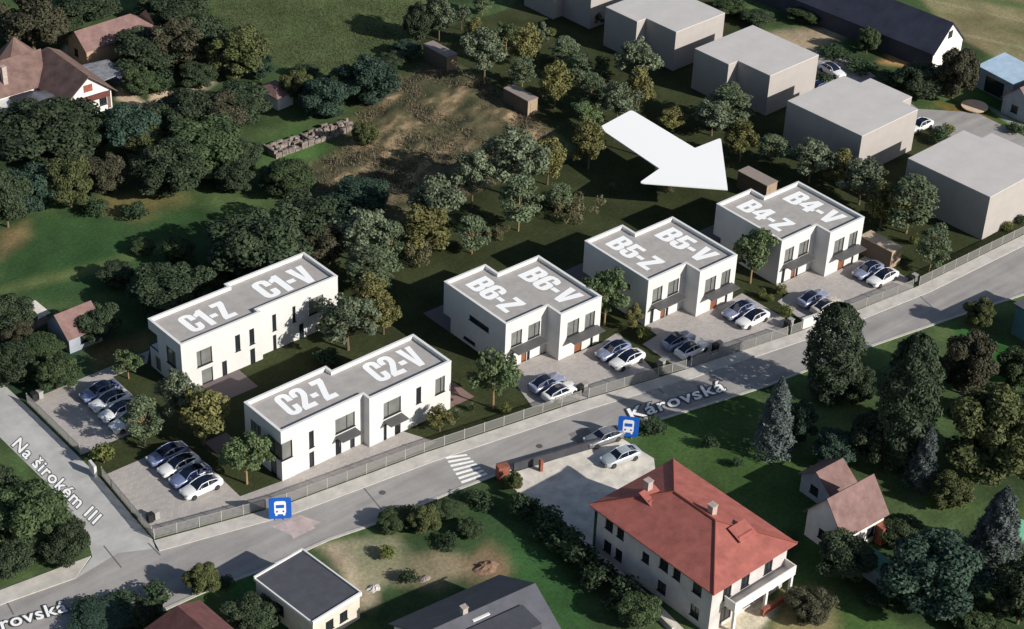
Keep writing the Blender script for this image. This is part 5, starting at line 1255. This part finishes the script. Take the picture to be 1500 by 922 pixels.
plot([
 ('dark',613,60,6,44,'dark tree with forked pale trunk at the corner of the plot beside the meadow'),
 ('grey',643,61,-6,38,'tall grey-green tree right behind the farthest timber shed'),
 ('grey',676,44,8,27,'pale rounded tree between the meadow and the far lawn'),
 ('maple',696,66,30,32,'yellow-green tree just left of the big pale tree near the farthest shed'),
 ('grey',709,122,46,56,'big pale grey-green tree midway between the two sheds on the scrub edge'),
 ('green',741,74,34,28,'small green tree rising behind the big pale tree between the two sheds'),
 ('maple',769,100,41,40,'yellow-brown tree behind the shed on the scrub edge'),
 ('layer',764.6,127,86,36,'small tiered tree directly behind the shed on the scrub edge'),
 ('layer',706,22,-6,28,'slender tree at the very top of the plot, left of the farthest grey block house'),
 ('grey',790,78,33,24,'narrow pale tree right of the yellow-brown tree, nearest the farthest grey block house'),
 ('maple',812,159.5,97,44,'yellow-green tree standing alone right of the shed on the scrub edge'),
 ('layer',827,96,58,38,'tiered green tree on the open lawn below the second grey block house'),
 ('layer',849,122,82,36,'middle one of the three tiered green trees left of the second grey block house'),
 ('green',881,112,84,22,'small dark green tree on the lawn corner below the second grey block house'),
 ('layer',865,158,112,38,'lowest of three tiered green trees in line left of the second grey block house'),
 ('grey',903,182,124,54,'spreading grey-green tree just above the tail of the white arrow'),
 ('green',858,190,152,40,'dark green tree left of the tail of the white arrow'),
 ('grey',932,132,60,60,'big grey-green tree in front of the dark wall of the second grey block house'),
 ('maple',933,160,99,40,'yellow-green tree in front of the big grey-green tree at the second grey block house'),
 ('maple',861.8,248,182,46,'yellow-green tree standing below the tail of the white arrow'),
 ('maple',983,193,163,36,'low rounded yellowish tree behind the shaft of the white arrow'),
 ('grey',1042,199,150,52,'grey-green tree behind the head of the white arrow'),
 ('layer',1066,188,131,64,'tall tiered tree against the corner of the middle grey block house'),
 ('maple',1083,237,178,42,'yellow-green tree right of the arrow head, behind the dark shed'),
 ('layer',1128,240,200,42,'small tiered tree right of the yellow-green tree behind the dark shed'),
 ('grey',1185,268,209,64,'grey-green tree behind house B4 against the block house with the white car'),
 ('maple',1230,276,224,42,'olive-topped tree between two grey-green trees behind house B4'),
 ('grey',1258,300,236,66,'broad grey-green tree behind the right half of house B4'),
 ('maple',1289,334,270,44,'dark olive tree just above the straw-coloured shed roof'),
 ('layer',1327,342,266,68,'tiered tree with yellowish trunk in front of the largest grey block house'),
 ('layer',1361,398,333,46,'tiered tree next to the road fence right of the straw-coloured shed roof'),
 ('grey',691,304.5,222,54,'grey-green tree with thick bare orange-brown trunk at the scrub edge'),
 ('grey',752,288,194,88,'largest grey-green tree in the middle of the plot, at the scrub corner'),
 ('maple',801.6,271,206,44,'yellow-green tree touching the right side of the largest grey-green tree'),
 ('layer',759,338.6,262,58,'tall tiered tree in front of the largest grey-green tree'),
 ('layer',818.7,308.5,272,36,'small tiered tree beside the wide dry shrub on the lawn'),
 ('grey',640,345,262,70,'round grey-green tree on the plot edge, up left of house B6'),
 ('maple',624.6,364,304,74,'wide yellow-olive tree in front of the round grey-green tree'),
 ('layer',691,372,320,44,'small tiered tree alone on the lawn behind house B6'),
 ('grey',530,386,310,74,'grey-green tree right above the far corner of house C1'),
 ('layer',573,381,328,42,'thin tiered tree beside a patch of reddish soil behind house C1'),
 ('layer',543,428,368,68,'tiered green tree just beyond the right end of house C1'),
 ('maple',548,474,410,50,'yellow-olive tree between the tiered tree and the big tree right of house C1'),
 ('grey',510,513,438,82,'big grey-green tree in front of the right end of house C1, above house C2'),
 ('maple',562,490,440,44,'yellow-olive tree on the right side of the big tree between houses C1 and C2'),
 ('green',722.5,598.5,523,70,'fresh green tree by the road fence at the left front corner of house B6'),
 ('green',885,477,401,64,'fresh green tree standing between houses B6 and B5'),
 ('green',1098.7,415,340,52,'fresh green tree standing between houses B5 and B4'),
 ('green',188.5,555,519,44,'small bushy tree at the corner between the C1 parked cars and house C1'),
 ('layer',212,648,587,54,'tiered tree covering the lowest white car of the C1 row'),
 ('grey',264,628,548,60,'dark grey-green tree at the left front corner of house C1'),
 ('maple',298,652,576,68,'big yellow-olive tree between the front corner of C1 and the C2 car row'),
 ('green',361.7,709,643,68,'fresh green tree at the front left corner of house C2'),
], GP)
plot([
 ('bush',809,53,42,16,'small yellow shrub right of the narrow pale tree by the farthest grey block house'),
 ('agave',896,284,268,20,'spiky light green plant alone on the open lawn left of the arrow head'),
 ('agave',795.6,295,280,16,'spiky plant beside the tall tiered tree on the lawn'),
 ('dry',848,318,293,64,'wide dry straw-coloured shrub on the lawn behind house B5'),
 ('dry',615,382,352,54,'wide dry shrub below the wide yellow-olive tree'),
 ('dry',728,350,332,32,'small dry shrub right of the small tiered tree behind house B6'),
 ('dry',975,281,270,30,'low dry grass clump below the left barb of the white arrow'),
 ('hedge',480,530,514,38,'low dark shrub behind the roof step of house C2'),
 ('maple',644,632,597,36,'yellowish bushy small tree at the right front corner of house C2'),
 ('agave',671,613,599,18,'left one of the two spiky plants by the fence right of house C2'),
 ('agave',693,603,590,17,'right one of the two spiky plants by the fence right of house C2'),
 ('bush',740,607,594,16,'small shrub by the fence at the foot of the tree beside house B6'),
 ('maple',927,482,448,27,'small yellowish tree against the shaded side of house B5'),
 ('bush',942,498,479,20,'round yellow-green shrub at the left corner of the B5 driveway'),
 ('bush',1115,436,424,13,'yellow-green shrub on the grass strip between B5 and B4'),
 ('bush',1143,431,418,17,'shrub at the left front corner of house B4'),
 ('bush',1127,443,432,10,'smallest shrub on the grass strip between B5 and B4'),
 ('bush',1149,466,448,19,'shrub beside the left edge of the B4 driveway near the road'),
 ('agave',212,658,642,20,'spiky plant at the foot of the tiered tree below the C1 car row'),
 ('bush',152,678,650,32,'olive shrub in the grass between the two car parks'),
 ('bush',1338,359,342,13,'small bright yellow shrub between the straw-coloured shed and the large block house'),
 ('hedge',1373,208,189,30,'green shrub behind the roof of the large block house at the right edge'),
 ('bush',1389,198,184,20,'yellow-green shrub behind the roof of the large block house at the right edge'),
 ('hedge',1205,125,107,26,'green shrub over the blue car behind the middle block houses'),
 ('bush',1476,337,325,17,'shrub in the narrow strip between the large block house and the fence'),
 ('hedge',1494,327,317,15,'last shrub before the right edge along the fence of the large block house'),
 ('hedge',876,37,18,18,'dark shrub in the gap between the two farthest grey block houses'),
], GS)
DENSE = {'dark','teal','olive','brown','midgreen','bush','hedge'}
def old(kind, cx, bottom, top, wpx, label, group=None):
    lift = .20*wpx if kind in DENSE else .12*wpx
    return veg(kind, cx, bottom-lift, top+lift*.25, wpx*(1.12 if group == WL else 1.0), label, group)
WL = 'trees of the old gardens on the left'
for r_ in [
 ('brown',50,95,0,86,'brownish tree in the top left corner'),
 ('dark',128,44,-14,76,'dark tree behind the long low outbuilding at the top left'),
 ('midgreen',92,52,20,46,'bright green tree at the left end of the long low outbuilding'),
 ('dark',20,66,25,52,'dark green bush tree at the left edge beside the old brown-roofed house'),
 ('dark',248,46,-14,84,'dark tree at the top edge right of the long low outbuilding'),
 ('dark',222,120,50,84,'big dark tree in front of the right end of the long low outbuilding'),
 ('brown',262,112,32,66,'brownish dark tree right of the outbuilding trees'),
 ('dark',302,98,22,62,'dark tree between the brownish tree and the meadow'),
 ('olive',348,130,46,70,'large round olive-topped tree on the corner of the meadow'),
 ('teal',382,124,72,30,'narrow dark green tree on the meadow side of the olive-topped tree'),
 ('midgreen',208,146,104,44,'bright green bush tree in the gravel drive of the old house'),
 ('hedge',238,138,106,36,'clipped dark hedge block beside the gravel drive'),
 ('dark',292,138,95,44,'dark tree left of the gravel patch near the olive-topped tree'),
 ('hedge',230,172,150,40,'dark clipped hedge below the gravel drive'),
 ('dark',72,262,160,132,'huge dark tree in front of the old brown-roofed house'),
 ('dark',122,240,172,66,'dark tree at the right of the huge tree in front of the old house'),
 ('teal',190,238,160,72,'dark bluish tree below the lawn of the old house'),
 ('olive',206,248,190,56,'round yellow-olive tree among the dark trees'),
 ('dark',268,215,140,84,'dark tree right of the gravel drive'),
 ('brown',318,210,142,80,'brown-topped dark tree below the gravel patch'),
 ('dark',352,190,128,70,'dark tree left of the tiny white garden house'),
 ('midgreen',300,270,185,100,'broad green tree in the middle of the left wood'),
 ('dark',250,300,215,86,'dark broad tree right of the yellow-olive tree'),
 ('teal',54,322,246,60,'dark teal tree at the upper edge of the left lawn'),
 ('dark',12,345,250,60,'dark tree at the left edge above the lawn'),
 ('olive',104,316,234,60,'yellow-olive tree at the upper edge of the left lawn'),
 ('brown',155,294,232,50,'reddish brown tree right of the yellow-olive tree above the left lawn'),
 ('midgreen',10,220,180,34,'olive-green tree at the left edge below the white veranda'),
 ('dark',352,258,205,52,'dark tree left of the long ruin'),
 ('midgreen',420,296,240,60,'green tree below the long ruin'),
 ('dark',345,290,240,44,'dark green tree below the broad green tree of the left wood'),
 ('teal',475,184,118,62,'dark teal tree right of the tiny white garden house'),
 ('olive',438,158,104,40,'olive tree touching the white garden house'),
 ('teal',540,162,86,66,'broad dark teal tree at the lower edge of the meadow'),
 ('midgreen',508,152,100,50,'green tree in the tree row under the meadow'),
 ('dark',450,120,96,30,'small dark tree on the meadow edge behind the garden house'),
 ('dark',572,104,78,36,'dark tree in the hedge line by the farthest timber shed'),
 ('teal',596,90,60,34,'last dark teal tree of the meadow hedge beside the farthest shed'),
 ('olive',536,222,178,30,'small olive tree at the right end of the ruin'),
 ('teal',528,318,266,68,'round dark teal tree at the edge of the scrub above house C1'),
 ('dark',380,428,320,116,'big dark tree behind the middle of house C1'),
 ('dark',448,384,298,96,'dark tree behind the right part of house C1'),
 ('brown',478,398,330,60,'brownish dark tree at the far corner of house C1'),
 ('dark',250,470,398,92,'dark tree behind the left end of house C1'),
 ('dark',312,440,396,60,'dark low tree behind the roof step of house C1'),
 ('midgreen',262,392,348,36,'small round green tree on the left lawn'),
 ('midgreen',210,376,352,28,'smallest green bush on the left lawn'),
 ('dark',172,424,388,40,'lone dark bush in the middle of the left lawn'),
 ('hedge',140,322,296,30,'dark bush at the top of the left lawn'),
 ('hedge',200,326,302,34,'dark bush on the brownish bank above the left lawn'),
 ('dark',15,500,440,60,'dark tree at the left edge beside the pale lean-to'),
 ('dark',140,506,452,56,'dark tree right of the dull red roof at left'),
 ('midgreen',84,580,522,52,'green tree above the corner of the C1 car park'),
 ('dark',22,574,512,66,'dark tree at the left edge above the side road'),
 ('brown',30,520,478,40,'brownish tree at the left edge below the pale lean-to'),
 ('midgreen',60,540,498,54,'dark green tree under the dull red roof at left'),
 ('midgreen',40,820,716,98,'big green tree left of the concrete side road'),
 ('dark',8,760,682,46,'dark tree at the left edge beside the side road'),
 ('dark',98,832,768,62,'dark bush tree at the corner of the side road and the main road'),
 ('dark',20,850,792,56,'dark tree at the left edge above the footpath'),
]: old(*r_, WL)
SR = 'trees and bushes south of the road'
for r_ in [
 ('olive',297,878,832,44,'olive round tree in front of the dark red hipped roof'),
 ('hedge',130,908,882,50,'left dark hedge bush under the road at the lower left'),
 ('hedge',178,900,872,50,'middle dark hedge bush under the road at the lower left'),
 ('hedge',225,892,862,46,'right dark hedge bush under the road at the lower left'),
 ('teal',150,935,896,90,'dark teal tree on the bottom edge at the lower left'),
 ('dark',215,930,880,44,'dark tree beside the dark red hipped roof on its left'),
 ('dark',372,930,884,70,'dark tree on the bottom edge left of the flat-roofed house'),
 ('hedge',330,862,848,24,'small dark bush right of the olive round tree'),
 ('midgreen',575,782,752,44,'dark green bush at the left end of the garden below the road'),
 ('olive',622,788,746,40,'olive bush in the garden below the road'),
 ('hedge',600,768,744,40,'dark bush on the road edge left of the zebra crossing'),
 ('midgreen',655,760,736,40,'green bush on the road edge just left of the zebra crossing'),
 ('hedge',700,748,724,40,'green bush right below the zebra crossing'),
 ('bush',566,822,802,26,'low green shrub at the upper end of the bare ground right of the flat-roofed house'),
 ('hedge',600,858,838,30,'low dark shrub beside the small whitish rubble heap'),
 ('hedge',655,806,786,34,'dark shrub in the grass above the reddish earth heap'),
 ('midgreen',688,790,764,36,'rounded green shrub in the grass below the zebra crossing'),
 ('olive',752,722,694,24,'olive bush at the brick gate pillar'),
 ('hedge',770,762,728,44,'topmost bush of the long hedge beside the villa'),
 ('hedge',798,790,750,50,'second bush from the top of the long hedge beside the villa'),
 ('hedge',826,816,776,50,'third bush from the top of the long hedge beside the villa'),
 ('hedge',852,842,800,52,'fourth bush from the top of the long hedge beside the villa'),
 ('hedge',880,868,826,52,'fifth bush from the top of the long hedge beside the villa'),
 ('hedge',908,894,852,54,'sixth bush from the top of the long hedge beside the villa'),
 ('midgreen',936,922,876,58,'lowest bush of the long hedge, at the bottom edge beside the villa'),
 ('brown',1185,918,872,64,'dry brownish bush at the front right of the villa'),
 ('hedge',1040,662,640,24,'dark bush in the middle of the lawn above the villa'),
 ('hedge',1080,688,672,20,'small dark bush on the lawn near the top of the brown outbuilding'),
 ('hedge',960,640,618,38,'dark bush right of the upper bus sign'),
 ('cypress',1213,592,446,80,'tall dark cypress reaching up over the road in front of the B4 cars'),
 ('spruce',1131,670,552,54,'tall pale blue-grey spruce below the road, left of the tall dark cypress'),
 ('teal',1168,660,590,44,'round dark green tree right of the pale spruce'),
 ('cypress',1314,694,492,84,'second tall dark conifer, right of the tall cypress'),
 ('brown',1412,592,494,70,'brown tree below the road at the right'),
 ('midgreen',1345,590,525,66,'dark green tree between the second conifer and the brown tree'),
 ('midgreen',1488,582,515,56,'dark green tree at the right edge below the teal house'),
 ('olive',1448,726,588,128,'large olive tree at the right edge'),
 ('spruce',1348,714,622,46,'small blue-grey spruce in front of the second dark conifer'),
 ('teal',1220,690,634,60,'round dark bush behind the brown-roofed outbuilding'),
 ('dark',1270,690,610,60,'dark tree between the round bush and the second conifer'),
 ('olive',1388,752,702,56,'yellow-olive bush below the large olive tree'),
 ('spruce',1452,834,712,74,'grey-blue spruce beside the mint green pool'),
 ('teal',1360,915,796,136,'huge dark green tree near the bottom right corner'),
 ('dark',1235,862,792,76,'dark tree below the white front of the small brown-roofed house'),
 ('midgreen',1318,806,764,56,'dark green bush right of the small brown-roofed house'),
 ('dark',1490,930,820,80,'dark tree in the bottom right corner'),
 ('olive',1432,490,440,38,'olive tree on the road edge left of the teal house'),
 ('dark',1490,640,580,60,'dark tree at the right edge above the large olive tree'),
 ('hedge',1290,895,872,44,'dark bush under the green-roofed tool shed'),
 ('midgreen',1430,930,890,70,'green bush on the bottom edge right of the huge dark green tree'),
 ('dark',1250,600,540,50,'dark bushy tree just right of the foot of the tall cypress'),
]: old(*r_, SR)
UR = 'trees and bushes along the lane at the upper right'
for r_ in [
 ('brown',1395,156,74,54,'tall brown tree in front of the white gable of the long barn'),
 ('dark',1342,152,98,64,'dark tree left of the tall brown tree by the long barn'),
 ('midgreen',1269,84,40,30,'green cone-shaped bush in front of the dark barn roof'),
 ('olive',1318,76,44,44,'olive bush in front of the dark barn roof'),
 ('midgreen',1440,128,96,34,'green bush tree between the tall brown tree and the pale blue roof'),
 ('hedge',1225,92,70,44,'left part of the dark hedge behind the lane'),
 ('hedge',1262,112,88,44,'middle part of the dark hedge behind the lane'),
 ('hedge',1300,132,106,46,'right part of the dark hedge behind the lane'),
 ('midgreen',1068,28,0,44,'green tree at the top edge right of the second grey block house'),
 ('dark',1110,45,16,44,'dark tree at the top edge left of the long barn'),
 ('hedge',1490,200,182,30,'dark bush at the right edge below the house with the round platform'),
 ('midgreen',1180,40,10,50,'green bush tree at the left end of the long barn'),
]: old(*r_, UR)

# ---------------------------------------------------------------- uncountable ground growth
def tufts(name, poly, num, hgt, m, seed, label, mask=None, spread=.35, thin=.43):
    r = np.random.default_rng(seed); P = np.array([(p[0], p[1]) for p in poly]); lo, hi = P.min(0), P.max(0)
    q = lo+(hi-lo)*r.random((num*4, 2)); q = q[sdf(q[:,0], q[:,1], poly) < -.4]
    q = q[fbm(q[:,0], q[:,1], 3.0, seed+5) > thin][:num]
    k = 7; base = np.repeat(q, k, 0); N = len(base)
    pts = np.concatenate([base+r.normal(0, spread, (N, 2)), np.full((N, 1), 0)], 1); h = hgt*r.uniform(.4, 1.2, (N, 1))
    lean = np.concatenate([r.normal(0, .35, (N, 2))*h, h], 1); s = np.concatenate([r.normal(0, 1, (N, 2)), np.zeros((N, 1))], 1); s *= .07/np.linalg.norm(s, axis=1)[:, None]
    pts[:, 2] = .0
    V = np.stack([pts-s, pts+s, pts+lean*.7+s*.6, pts+lean], 1).reshape(-1, 3)
    me = bpy.data.meshes.new(name); me.vertices.add(4*N); me.vertices.foreach_set('co', V.ravel().astype(np.float32))
    me.loops.add(4*N); me.loops.foreach_set('vertex_index', np.arange(4*N)); me.polygons.add(N)
    me.polygons.foreach_set('loop_start', np.arange(0, 4*N, 4)); me.polygons.foreach_set('loop_total', np.full(N, 4)); me.update(calc_edges=True)
    at_ = me.attributes.new('tone', 'FLOAT', 'POINT'); at_.data.foreach_set('value', np.repeat(r.random(N), 4).astype(np.float32))
    me.materials.append(m); o = bpy.data.objects.new(name, me); COL.objects.link(o); o['kind'] = 'stuff'; o['label'] = label; o['category'] = 'grass'
tufts('dry_grass', gp((560,114),(650,97),(705,114),(836,212),(832,226),(700,280),(600,328),(500,300),(440,270),(430,235),(500,215)), 1700, .5, leafmat('straw_blades', (.085,.078,.050), (.15,.128,.090), (.24,.20,.145)), 41, 'tangled dry grass and weeds of the scrub field left of the plot', spread=.5)
tufts('meadow_grass', gp((245,0),(600,0),(638,48),(600,85),(520,108),(440,112),(400,88)), 2600, .16, leafmat('meadow_blades', (.072,.086,.040), (.094,.108,.050), (.115,.128,.062)), 43, 'grass of the open green meadow at the top', spread=.9, thin=-1)
